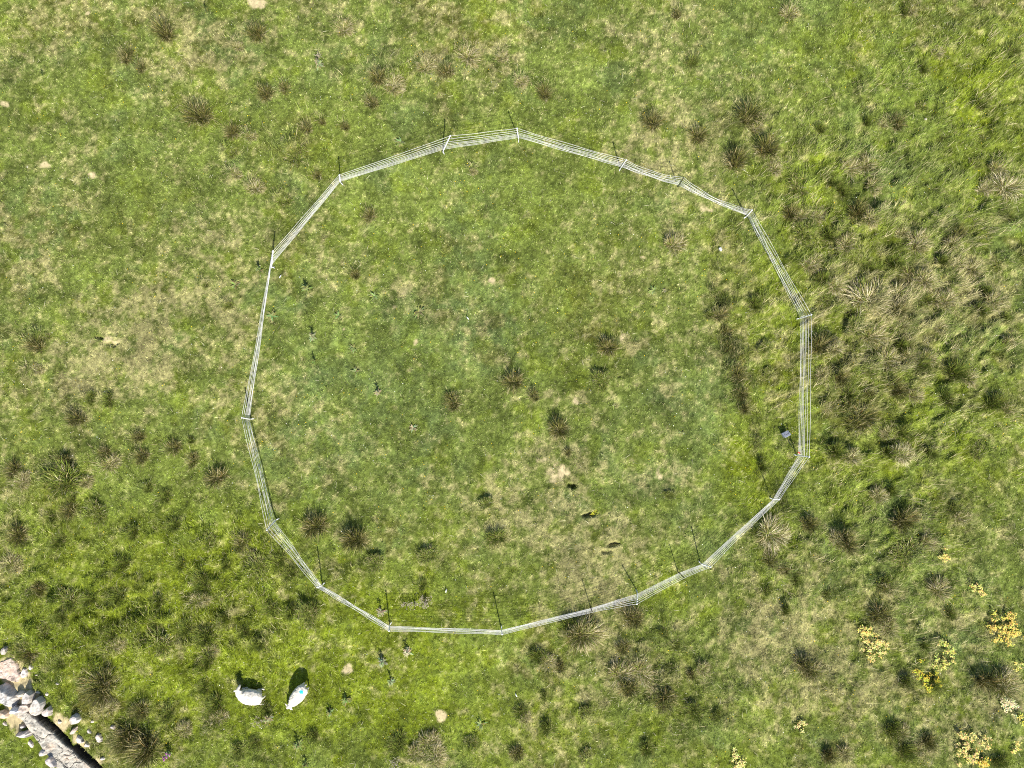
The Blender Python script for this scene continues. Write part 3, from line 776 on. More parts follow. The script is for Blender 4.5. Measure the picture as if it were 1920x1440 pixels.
for (nm, base, top) in nodes:
    d = (top - base).normalized()
    ctr = (off - base); ctr.z = 0; ctr.normalize()
    side = d.cross(ctr).normalized()
    b, t = rel(base), rel(top)
    mb = MB()
    if nm[0] == 'P':
        mb.tube([b - d * .02, b + d * .25, b + (t - b) * .6, t - d * .02, t], [.021, .019, .018, .017, .013], 8)
        for f in FR:
            q = b + (t - b) * f
            mb.box(q + ctr * -.026, (.030, .030, .026), Matrix.Rotation(math.atan2(ctr.y, ctr.x), 3, 'Z'))
        mb.tube([t - d * .005, t + d * .03, t + d * .05], [.025, .028, .012], 8)
        po = mb.build('post', M_POST, fence, True)
        sp = MB()
        foot = b + d * .07
        sp.tube([foot, foot + ctr * .10 + Vector((0, 0, .01)), foot + ctr * .12 - Vector((0, 0, .08))], [.014, .014, .008], 6)
        sp.tube([b + d * .02, b - d * .16], [.010, .003], 6)
        sp.build('foot_spike', M_POST, po, True)
    else:
        mb.tube([b - d * .15, b, t - d * .03, t], [.006, .014, .013, .010], 8)
        for f in (.13, .375, .60, .95):
            mb.tube([b + (t - b) * f - d * .015, b + (t - b) * f + d * .015], .021, 6)
        po = mb.build('post', M_BLACK, fence, True)
        po['label'] = 'thin black support post'

SAG = {('P17', 'D1'): .30, ('D1', 'P16'): .42, ('P11', 'D3'): .05, ('P13', 'P12'): .12, ('P15', 'P14'): -.02, ('P14', 'P13'): .03}
SIDE = {('P17', 'D1'): .10, ('D1', 'P16'): .12}
for ti, f in enumerate(FR):
    mb = MB()
    for i in range(len(nodes)):
        (na, ba, ta), (nb_, bb, tb) = nodes[i], nodes[(i + 1) % len(nodes)]
        A = rel(ba + (ta - ba) * f); B = rel(bb + (tb - bb) * f)
        # hang the tape on the outer face of the posts
        for P_ in (A, B):
            o_ = Vector((P_.x, P_.y, 0)).normalized() * .03
            P_ += o_
        sg = SAG.get((na, nb_), .035) + .05 * (TAB[i, ti * 7] - .35)
        pts = []
        for s in range(13):
            u = s / 12
            q = A.lerp(B, u)
            par = 4 * u * (1 - u)
            q.z -= sg * par * (f * .9 + .1)
            q.z = max(q.z, gh(q.x + off.x, q.y + off.y) - off.z + .04)
            wobble = .016 * math.sin(u * (9 + 5 * TAB[ti, i]) + ti * 2.1 + i) * min(1, par * 2)
            q.x += wobble; q.y += wobble * .6
            pts.append(q)
        mb.tube(pts, .0048, 5, True, (.85, .8))
    tp = mb.build('tape', M_TAPE, fence, True)

# ------------------------------------------------------------------ energiser with its lead
ep = on(1470, 814)
en = empty('fence_energiser', ep)
tag(en, 'small grey battery energiser box standing in the grass inside the right fence', 'energiser')
rot = Matrix.Rotation(R(28), 3, 'Z')
mb = MB().box((0, 0, .12), (.21, .17, .20), rot)
bo = mb.build('body', M_GREY, en, False, None, .012)
tilt = rot @ Matrix.Rotation(R(-22), 3, 'X')
MB().box((0, 0, .255), (.25, .20, .028), tilt).build('lid', M_GREY, en, False, None, .006)
MB().box((rot @ Vector((.01, -.02, .268))), (.13, .10, .012), tilt).build('panel', M_PANEL, en, False, None, .002)
MB().tube([rot @ Vector((-.08, 0, .27)), rot @ Vector((-.08, 0, .34)), rot @ Vector((.08, 0, .34)), rot @ Vector((.08, 0, .27))], .009, 6).build('handle', M_BLACK, en, True)
MB().tube([(.16, .02, -.12), (.165, .02, .22)], .010, 6).build('earth_stake', M_STEEL, en, True)
pb = next(n for n in nodes if n[0] == 'P14')
cl = pb[1] + (pb[2] - pb[1]) * .35 + Vector((-.03, .10, 0)) - ep
pts = [Vector((.05, -.07, .14)), Vector((.10, -.16, .10)), Vector((.16, -.30, .10)), Vector((.26, -.50, .10)), Vector((.40, -.68, .16)), cl]
ld = MB().tube(pts, .009, 6).build('lead_wire', M_BLACK, en, True)
MB().box(cl + Vector((-.02, .01, .02)), (.10, .045, .05), Matrix.Rotation(R(-30), 3, 'Z')).build('clip', M_RED, ld, False, None, .006)

# ------------------------------------------------------------------ rocks: outlined height fields with steep sides
def poly_sd(x, y, poly):
    """signed distance to polygon, positive inside"""
    n = len(poly); d = np.full(x.shape, 1e9); ins = np.zeros(x.shape, bool)
    for i in range(n):
        ax_, ay_ = poly[i]; bx_, by_ = poly[(i + 1) % n]
        ex, ey = bx_ - ax_, by_ - ay_
        t = np.clip(((x - ax_) * ex + (y - ay_) * ey) / (ex * ex + ey * ey + 1e-12), 0, 1)
        d = np.minimum(d, np.hypot(x - ax_ - t * ex, y - ay_ - t * ey))
        c = ((ay_ > y) != (by_ > y)) & (x < (bx_ - ax_) * (y - ay_) / (by_ - ay_ + 1e-12) + ax_)
        ins ^= c
    return np.where(ins, d, -d)


def rock(name, label, cat, poly, h, base=(.50, .45, .40), edge=.05, step=.02, seed=0, crack=.0, tiltv=(0, 0), group=None, rough=.02, tint=(.62, .46, .33), dome=0.0):
    zz = on(poly[0][0], poly[0][1]).z + max(h, .0) * .85
    P = [at(px, py, zz) for px, py in poly]     # the outline is that of the top edge
    cx = sum(p.x for p in P) / len(P); cy = sum(p.y for p in P) / len(P)
    z0 = gh(cx, cy)
    pl = [(p.x - cx, p.y - cy) for p in P]
    xs = [p[0] for p in pl]; ys = [p[1] for p in pl]
    m = .06
    X, Y = np.meshgrid(np.arange(min(xs) - m, max(xs) + m, step), np.arange(min(ys) - m, max(ys) + m, step), indexing='ij')
    wx_ = X + .05 * (fbm(X, Y, .12, seed + 70, 2) - .5); wy_ = Y + .05 * (fbm(X, Y, .12, seed + 71, 2) - .5)
    sd = poly_sd(wx_, wy_, pl)
    Z = h * sst(-.004, edge, sd) ** .6 + tiltv[0] * X + tiltv[1] * Y
    if dome: Z += dome * (1 - np.exp(-np.maximum(sd, 0) / .12))
    Z += rough * (fbm(X, Y, .22, seed + 72, 3) - .5) * 2 * sst(0, .08, sd) + .5 * rough * (fbm(X, Y, .05, seed + 73, 2) - .5)
    cr = 0
    if crack > 0:
        a_ = fbm(X * .8 + Y * .5, Y * .8 - X * .5, 1.0, seed + 74, 3); b_ = fbm(X, Y, .6, seed + 75, 3)
        cr = np.clip(1 - np.abs(a_ - .5) / .012, 0, 1) + .7 * np.clip(1 - np.abs(b_ - .52) / .012, 0, 1)
        cr = np.clip(cr, 0, 1)
        Z -= crack * cr
        Z += .05 * np.floor(fbm(X, Y, .7, seed + 76, 2) * 5) / 5     # ledges
    Z = np.where(sd < -.004, -.25, Z)
    k1 = fbm(X, Y, .3, seed + 77, 3)[..., None]; k2 = fbm(X, Y, .06, seed + 78, 2)[..., None]; k3 = sst(.60, .72, fbm(X, Y, .14, seed + 79, 3))[..., None]
    col = np.array(base) * (1 - sst(.45, .8, k1) * .5) + np.array(tint) * sst(.45, .8, k1) * .5
    col = col * (.62 + .50 * k2) * (1 - .40 * k3)
    if label.startswith('long cracked'):       # deep crevice shade painted black on the ledge's side
        wet = ((sd < .035 + .03 * (fbm(X, Y, .15, 98, 2) - .5)) & (X + Y > -.1 + .0 * X))[..., None]  # wet masks where the crevice shade is painted
        col = np.where(wet & (Z < h - .02)[..., None], np.array([.045, .042, .038]), col)  # near-black of the painted crevice shade
    nx_, ny_ = X.shape
    i_, j_ = np.meshgrid(np.arange(nx_ - 1), np.arange(ny_ - 1), indexing='ij')
    keep = (np.maximum(np.maximum(sd[:-1, :-1], sd[1:, :-1]), np.maximum(sd[:-1, 1:], sd[1:, 1:])) > -step * 1.5).ravel()
    a_ = (i_ * ny_ + j_).ravel()[keep]
    F = np.stack([a_, a_ + ny_, a_ + ny_ + 1, a_ + 1], -1)
    used, inv = np.unique(F, return_inverse=True)
    V = np.stack([X.ravel(), Y.ravel(), Z.ravel()], -1)[used]
    me = mesh_np(name, V, [inv.reshape(F.shape)], 4, M_ROCK, vcol=col.reshape(-1, 3)[used], smooth=False)
    o = obj(name, me); o.location = (cx, cy, z0 - .01)
    tag(o, label, cat, group)
    return o


def circ(px, py, rx, ry, rot=0, n=9, seed=0, jit=.16):
    g = random.Random(seed + int(px) * 7 + int(py)); out = []
    for k in range(n):
        a_ = 2 * math.pi * k / n + g.uniform(-.2, .2); r = 1 + g.uniform(-jit, jit)
        x_, y_ = rx * r * math.cos(a_), ry * r * math.sin(a_)
        out.append((px + x_ * math.cos(rot) - y_ * math.sin(rot), py + x_ * math.sin(rot) + y_ * math.cos(rot)))
    return out


GR = (.43, .40, .345)
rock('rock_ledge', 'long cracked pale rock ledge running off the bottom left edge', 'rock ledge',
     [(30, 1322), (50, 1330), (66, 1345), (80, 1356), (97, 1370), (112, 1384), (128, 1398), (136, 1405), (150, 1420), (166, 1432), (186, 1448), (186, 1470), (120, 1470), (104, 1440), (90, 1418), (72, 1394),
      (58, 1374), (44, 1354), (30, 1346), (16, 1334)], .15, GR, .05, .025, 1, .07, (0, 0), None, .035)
rock('bedrock_outcrop', 'pinkish flat bedrock slab on the left edge above the boulders', 'rock',
     [(-14, 1248), (2, 1240), (18, 1233), (27, 1240), (30, 1256), (34, 1270), (28, 1282), (20, 1281), (8, 1276), (-14, 1274)], .13, (.55, .44, .37), .05, .02, 7, .03, (0, 0), None, .03, (.62, .42, .30))
rock('boulder', 'big grey boulder cut by the left edge, above the white stone', 'boulder',
     [(-16, 1292), (2, 1284), (14, 1290), (24, 1300), (29, 1310), (26, 1320), (16, 1332), (4, 1326), (-16, 1318)], .36, (.46, .44, .42), .20, .02, 9, .02, (0, 0), None, .06)
rock('stone', 'bright white pointed stone between the boulder and the ledge', 'stone', circ(25, 1334, 11, 9, 0, 7), .34, (.74, .74, .76), .09, .015, 11, dome=.08)
rock('stone', 'small pale squarish stone above the leaning slabs', 'stone', circ(36, 1303, 9, 6.5, .2, 7), .24, (.60, .54, .46), .06, .015, 12, dome=.04)
rock('stone_slab', 'flat grey rectangular slab leaning on the ledge top', 'stone', [(44, 1302), (50, 1296), (60, 1302), (58, 1314), (52, 1322), (40, 1320)], .26, (.46, .43, .41), .03, .015, 13, tiltv=(.08, .10))
rock('stone_slab', 'flat grey oval slab, largest loose stone beside the ledge', 'stone', [(62, 1312), (70, 1309), (76, 1318), (76, 1328), (70, 1340), (64, 1346), (56, 1342), (52, 1334), (56, 1322)], .30, (.47, .44, .41), .04, .015, 14, tiltv=(-.04, .12))
rock('stone_slab', 'grey broken slab wedged below the two leaning slabs', 'stone', [(38, 1321), (52, 1320), (56, 1326), (50, 1336), (44, 1338), (34, 1332)], .22, (.48, .44, .42), .03, .015, 15)
rock('stone', 'pale pink triangular stone right of the oval slab', 'stone', [(76, 1334), (84, 1330), (90, 1326), (94, 1334), (93, 1343), (84, 1345), (77, 1342)], .20, (.60, .52, .48), .05, .015, 16, dome=.04)
rock('stone', 'white pentagonal stone lying alone in grass right of the ledge', 'stone', [(130, 1345), (137, 1340), (144, 1343), (147, 1351), (143, 1358), (134, 1360), (129, 1352)], .24, (.62, .59, .58), .05, .015, 17, dome=.04)
rock('stone', 'pinkish long stone just below the white pentagonal stone', 'stone', [(129, 1374), (136, 1366), (144, 1363), (142, 1370), (136, 1378), (130, 1379)], .14, (.58, .48, .42), .04, .012, 18)
rock('stone', 'half-round pale stone in the grass left of the ledge', 'stone', [(25, 1377), (36, 1376), (48, 1371), (51, 1379), (48, 1386), (36, 1387), (27, 1383)], .30, (.58, .53, .50), .07, .015, 19, dome=.05)
rock('stone', 'small pale stone half hidden behind the half-round stone', 'stone', circ(41, 1363, 6, 4, 0, 7), .12, (.58, .52, .48), .04, .012, 20)
rock('stone', 'round pale stone touching the lower left side of the ledge', 'stone', circ(79, 1414, 8, 7.5, 0, 8), .26, (.57, .52, .48), .07, .015, 21, dome=.05)
rock('stone', 'long pale pointed stone at the bottom edge beside the ledge', 'stone', [(83, 1424), (92, 1418), (98, 1420), (104, 1432), (106, 1440), (96, 1440), (88, 1434)], .28, (.56, .51, .49), .05, .015, 22, dome=.04)
rock('stone', 'tan rounded stone cut by the left edge below the boulder', 'stone', [(-12, 1338), (4, 1333), (13, 1338), (12, 1348), (4, 1350), (-12, 1346)], .20, (.62, .48, .36), .07, .015, 23, dome=.04)
for i, (px, py, rx, ry, ro, lab) in enumerate([
        (5, 1222, 6, 8, .3, 'small pale stone at the left edge, topmost of the rock heap'), (44, 1263, 7, 10, .1, 'pale grey stone right of the pink bedrock slab'),
        (56, 1252, 4, 6, .2, 'small grey upright stone in dark grass above the heap'), (66, 1267, 3, 2, 0, 'tiny white stone beside the small upright stone'),
        (69, 1299, 5, 2.6, .6, 'thin pale sliver of stone above the oval slab'), (86, 1302, 3, 4, 0, 'little pale oval stone above the triangular one'),
        (106, 1283, 4, 2.6, 0, 'little pale flat stone alone in grass above the heap'), (110, 1355, 4, 4, 0, 'small orange-pink stone on bare soil beside the ledge'),
        (165, 1372, 4, 6, -.4, 'small pale oval stone in grass right of the pinkish long stone'), (184, 1386, 6, 9, -.2, 'larger tan and white stone furthest right of the heap'),
        (161, 1398, 6, 5, .3, 'whitish stone touching the lower right of the ledge'), (172, 1354, 3.5, 3.5, 0, 'small whitish stone right of the pentagonal stone'),
        (7, 1358, 4, 6, -.7, 'thin pale stone in grass at the left edge'), (190, 1423, 5, 4, 0, 'small pale stone at the bottom edge right of the ledge'),
        (148, 1388, 6, 9, -.7, 'grey lumpy stone on the far side of the dark crevice'), (56, 1396, 5, 8, -.6, 'tan narrow stone in grass left of the ledge'),
        (1350, 468, 0, 0, 0, ''), (1737, 223, 3.0, 2.4, 0, 'small white stone lying in the upper right field'), (210, 1365, 5, 5, 0, 'small pinkish stone in grass right of the heap')]):
    if rx == 0: continue
    rock('small_stone', lab, 'stone', circ(px, py, rx, ry, ro, 7), -.0 + .04 + .010 * rx, (.60, .54, .50) if i % 3 else (.56, .50, .46), .04, .012, 30 + i, dome=.02, group=None)

# white block and two plastic slivers inside and below the ring
p = on(1350, 468)
wb = MB().box((0, 0, .06), (.10, .13, .08), Matrix.Rotation(R(25), 3, 'Z')).build('white_block', M_POST, None, False, None, .02)
wb.location = p; tag(wb, 'small white block lying in the grass inside the upper right of the ring', 'block')
for (px, py, a_, lab) in [(837, 1107, 80, 'white plastic sliver in bright grass inside the bottom of the ring'), (968, 1302, 115, 'white plastic sliver in the grass below the fence'),
                          (877, 597, -50, 'thin white sliver lying left of ring centre'), (527, 519, 60, 'short cream sliver beside the upper left fence')]:
    p = on(px, py)
    o = MB().tube([(-.07, 0, .07), (0, .006, .085), (.07, 0, .075)], [.010, .017, .008], 6, True, (1, .4)).build('plastic_sliver', M_POST, None, True)
    o.location = p; o.rotation_euler = (0, 0, R(a_)); tag(o, lab, 'litter')


# ------------------------------------------------------------------ leafy plants
def leaf_arrays(leaves):
    """leaves: list of (base, dir, up, length, width, colour, jag)"""
    V = []; F = []; Cc = []
    for (b, d, u, L_, W_, c, jag) in leaves:
        d = d.normalized(); s = d.cross(u).normalized()
        n = 6; k0 = len(V)
        for i in range(n + 1):
            t = i / n
            w = W_ * math.sin(math.pi * min(1, t * .9 + .12)) * (1 + (jag if i % 2 else -jag))
            q = b + d * (L_ * t) - Vector((0, 0, 1)) * (L_ * .35 * t * t) + u * 0
            V += [q - s * w / 2, q + s * w / 2 + Vector((0, 0, .004))]
        for i in range(n):
            F.append((k0 + 2 * i, k0 + 2 * i + 1, k0 + 2 * i + 3, k0 + 2 * i + 2)); Cc.append(c)
    return V, F, Cc


def leafy(name, leaves, parent):
    V, F, Cc = leaf_arrays(leaves)
    mb = MB(); mb.v = V; mb.f = F
    return mb.build(name, M_PLANT, parent, False, Cc)


UP = Vector((0, 0, 1))


def thistle(px, py, r, h, c, seed, lab, stalk=True):
    g = random.Random(seed)
    p = on(px, py)
    t = empty('thistle', p)
    tag(t, lab, 'thistle', 'thistles scattered through the grass')
    lv = []
    for k in range(g.randint(13, 18)):
        a_ = g.uniform(0, 6.28); e = g.uniform(.25, .8)
        d = Vector((math.cos(a_) * math.cos(e), math.sin(a_) * math.cos(e), math.sin(e)))
        cc = [v * g.uniform(.75, 1.25) for v in c]
        lv.append((Vector((0, 0, .02)), d, UP, r * g.uniform(.7, 1.1), r * .2, cc, .35))
    leafy('leaves', lv, t)
    if stalk:
        MB().tube([(0, 0, 0), (.01, 0, h * .6), (.02, .01, h)], [.014, .012, .008], 6).build('stem', M_STEM, t, True)
        lv = []
        for k in range(g.randint(16, 24)):
            a_ = g.uniform(0, 6.28); z = h * g.uniform(.3, 1); e = g.uniform(.1, .7)
            d = Vector((math.cos(a_) * math.cos(e), math.sin(a_) * math.cos(e), math.sin(e)))
            lv.append((Vector((0, 0, z)), d, UP, r * g.uniform(.35, .6), r * .14, [v * g.uniform(.75, 1.25) for v in c], .4))
        leafy('stem_leaves', lv, t)
    return t


M_STEM = noise_mat('green_stem', [(0.3, (.07, .10, .03)), (0.7, (.13, .17, .06))], 30, .7, .2)
GG = (.20, .23, .08); GD_ = (.13, .16, .045); GY = (.28, .28, .15)
TH = [(576, 541, .26, .34, GG, 1), (588, 632, .22, .32, GY, 1), (590, 676, .16, .30, GD_, 1), (710, 737, .22, .36, GY, 1), (598, 122, .24, .36, GY, 1), (387, 20, .18, .34, GD_, 1), (488, 508, .20, .34, GG, 1),
      (442, 534, .24, .15, GG, 0), (785, 585, .30, .2, GG, 0), (664, 652, .22, .15, GG, 0), (636, 592, .22, .15, GG, 0), (703, 555, .24, .2, GG, 0), (80, 140, .14, .2, GD_, 1), (510, 592, .26, .15, GG, 0),
      (752, 266, .28, .15, GG, 0), (667, 697, .22, .15, GG, 0), (775, 802, .20, .12, GY, 0), (765, 1222, .24, .36, (.42, .40, .24), 1), (718, 1240, .24, .40, (.24, .26, .14), 1), (734, 1277, .18, .36, (.26, .30, .14), 1),
      (716, 1146, .22, .46, (.30, .30, .16), 1), (902, 1357, .26, .12, GG, 0), (1225, 545, .22, .12, GG, 0), (560, 1300 + 95, .26, .3, GG, 1), (505, 1345, .22, .3, GY, 1), (1278, 812, .14, .1, GG, 0), (1245, 545, .12, .1, GY, 0),
      (650, 1310, .24, .2, GG, 1), (620, 1335, .22, .2, GG, 1), (575, 1430, .20, .3, GD_, 1)]
for i, (px, py, r, h, c, stk) in enumerate(TH):
    head = ('grey-green' if c is GG else 'dark' if c is GD_ else 'pale') + (' upright thistle' if stk else ' flat thistle rosette')
    thistle(px, py, r * 1.1, h * 1.1, c, 900 + i, where(px, py, head), bool(stk))


def twiggy(px, py, r, n, lab, c=(.42, .35, .30)):
    g = random.Random(int(px)); p = on(px, py)
    t = empty('dead_weed', p); tag(t, lab, 'dead plant')
    mb = MB(); hd = MB()
    for k in range(n):
        a_ = g.uniform(0, 6.28); rr = r * g.random() ** .7
        q = Vector((rr * math.cos(a_), rr * math.sin(a_), g.uniform(.08, .30)))
        b = Vector((q.x * .35, q.y * .35, 0))
        mb.tube([b, (b + q) / 2 + Vector((0, 0, .03)), q], [.007, .006, .004], 4, False)
        for _ in range(2):
            e = q + Vector((g.uniform(-.07, .07), g.uniform(-.07, .07), g.uniform(-.01, .04)))
            mb.tube([q, e], [.004, .003], 4, False)
            hd.tube([e - Vector((0, 0, .012)), e, e + Vector((0, 0, .014))], [.006, .016, .005], 5)
    mb.build('stems', M_TWIG, t, True); hd.build('seed_heads', M_SEED, t, True)


M_TWIG = noise_mat('dry_twig', [(.3, (.30, .26, .18)), (.7, (.46, .41, .29))], 20, .9, .1)
M_SEED = noise_mat('dry_seed', [(.3, (.34, .29, .22)), (.7, (.52, .45, .36))], 20, .9, .1)
twiggy(797, 1123, .30, 34, 'greyish dead seeding weed inside the bottom of the ring')
twiggy(776, 1131, .20, 14, 'thin greyish dead weed left of the bigger dead weed')
twiggy(760, 1134, .14, 9, 'smallest dead weed of the three inside the ring bottom')
twiggy(742, 1425, .24, 22, 'grey dead weed on the bottom edge left of brown tussocks')
twiggy(488, 1350, .20, 14, 'greyish dead weed below and right of the lying sheep')
twiggy(598, 108, .16, 10, 'grey dead weed beside the upright thistle at the top left')


def foxglove(px, py):
    g = random.Random(5); p = on(px, py)
    t = empty('foxglove', p); t.scale = (.72, .72, .8); tag(t, 'foxglove with purple flowers near the bottom left corner', 'wildflower')
    lv = []
    for k in range(34):
        a_ = g.uniform(0, 6.28); e = g.uniform(.1, .8); z = g.uniform(.02, .25)
        d = Vector((math.cos(a_) * math.cos(e), math.sin(a_) * math.cos(e), math.sin(e)))
        lv.append((Vector((g.uniform(-.1, .1), g.uniform(-.1, .1), z)), d, UP, g.uniform(.10, .2), .06, [v * g.uniform(.7, 1.5) for v in (.16, .26, .08)], .1))
    leafy('leaves', lv, t)
    mb = MB(); st = MB()
    for (sx, sy, h) in ((-.04, -.12, .50), (.05, -.03, .42), (.02, .12, .40), (.16, .05, .36), (-.08, -.03, .46)):
        st.tube([(sx * .5, sy * .5, 0), (sx, sy, h)], [.01, .006], 5)
        for k in range(5):
            a_ = k * 2.4; z = h - .02 * k
            d = Vector((math.cos(a_), math.sin(a_), -.35)).normalized()
            b = Vector((sx, sy, z))
            mb.tube([b, b + d * .03, b + d * .065], [.008, .016, .026], 7)
    mb.build('flowers', M_PURPLE, t, True); st.build('stems', M_STEM, t, True)


M_PURPLE = noise_mat('purple_petal', [(.3, (.30, .06, .27)), (.7, (.50, .20, .45))], 20, .6, .2)
foxglove(318, 1412)


def yellow_plant(pts, n, lab, c1=(.66, .47, .10), c2=(.60, .58, .22), hz=.22):
    """low plant thick with yellow leaves: pts = list of (px, py, r px) lobes"""
    g = random.Random(int(pts[0][0] * 3 + pts[0][1]))
    p = on(pts[0][0], pts[0][1])
    t = empty('yellow_bush', p); tag(t, lab, 'yellow plant', 'yellow flowering patches at the lower right')
    lv = []; gl = []
    tot = sum(q[2] ** 2 for q in pts)
    for (qx, qy, qr) in pts:
        c = on(qx, qy) - p
        m_ = int(n * 1.7 * qr ** 2 / tot)
        # ragged sprigs
        sp = [(g.gauss(0, .62) * qr / 50, g.gauss(0, .62) * qr / 50) for _ in range(max(6, m_ // 16))]
        for k in range(m_):
            s = g.choice(sp)
            b = c + Vector((s[0] + g.gauss(0, .035), s[1] + g.gauss(0, .035), g.uniform(.06, hz)))
            a_ = g.uniform(0, 6.28); e = g.uniform(-.2, .9)
            d = Vector((math.cos(a_) * math.cos(e), math.sin(a_) * math.cos(e), math.sin(e)))
            kk = g.random()
            cc = [(c1[i] * kk + c2[i] * (1 - kk)) * g.uniform(.7, 1.2) for i in range(3)]
            lv.append((b, d, UP, g.uniform(.04, .08), g.uniform(.022, .036), cc, .1))
        for k in range(m_ // 3):
            s = g.choice(sp)
            b = c + Vector((s[0] * 1.1 + g.gauss(0, .05), s[1] * 1.1 + g.gauss(0, .05), g.uniform(.0, hz * .7)))
            a_ = g.uniform(0, 6.28); e = g.uniform(.1, 1.1)
            d = Vector((math.cos(a_) * math.cos(e), math.sin(a_) * math.cos(e), math.sin(e)))
            gl.append((b, d, UP, g.uniform(.05, .11), g.uniform(.014, .022), [v * g.uniform(.7, 1.3) for v in (.13, .18, .04)], .1))
    leafy('flowers', lv, t); leafy('leaves', gl, t)


OR = (.72, .60, .17); PALE = (.68, .62, .20)
yellow_plant([(1767, 1043, 8)], 90, 'small orange-yellow plant, topmost of the yellow ones', OR, PALE)
yellow_plant([(1835, 1105, 12), (1828, 1098, 7)], 130, 'thin pale yellow plant between the topmost and biggest patch', OR, PALE)
yellow_plant([(1624, 1185, 11), (1612, 1178, 6)], 170, 'upper of two adjoining yellow patches left of the others', OR, PALE)
yellow_plant([(1643, 1208, 14), (1632, 1222, 10)], 260, 'lower, brighter one of two adjoining yellow patches', (.74, .56, .16), (.66, .64, .26))
yellow_plant([(1766, 1202, 9), (1776, 1222, 12), (1766, 1240, 13)], 260, 'lime yellow patch left of the biggest orange patch', (.52, .54, .12), PALE)
yellow_plant([(1726, 1268, 14), (1742, 1282, 12), (1752, 1268, 8)], 230, 'yellow plants ringed by dark grass below the lime patch', (.64, .50, .06), (.44, .46, .06), .14)
yellow_plant([(1884, 1178, 22), (1896, 1186, 14), (1856, 1172, 10), (1888, 1160, 10)], 620, 'biggest orange-yellow patch, near the right edge', OR, (.66, .52, .10))
yellow_plant([(1887, 1319, 10)], 260, 'dense pale cream-yellow rounded plant near the right edge', (.66, .60, .32), (.70, .66, .40), .12)
yellow_plant([(1806, 1398, 17), (1815, 1415, 14), (1800, 1380, 8), (1840, 1388, 10)], 480, 'large apricot yellow patch near the bottom right corner', OR, (.66, .56, .26))
yellow_plant([(1840, 1425, 10), (1838, 1436, 9)], 160, 'bright yellow plant on the bottom edge near the right corner', (.72, .48, .04), PALE)
yellow_plant([(1916, 1352, 9)], 80, 'lime yellow plant cut by the right edge', (.56, .58, .06), PALE)
yellow_plant([(1380, 1412, 9), (1388, 1432, 12)], 170, 'pale lemon plant on the bottom edge right of centre', (.62, .60, .24), PALE, .14)
yellow_plant([(1502, 1357, 8)], 70, 'small faint cream plant alone in the lower right field', (.60, .54, .26), PALE, .12)
yellow_plant([(1912, 1248, 8)], 40, 'sparse orange sprigs on the right edge below the biggest patch', OR, PALE, .14)
yellow_plant([(1900, 1402, 8)], 40, 'sparse orange sprigs by the bottom right corner', OR, PALE, .14)
yellow_plant([(1112, 966, 7), (1120, 962, 5)], 50, 'small mossy yellow plant by the hollow inside the ring', (.40, .36, .04), (.36, .38, .05), .08)


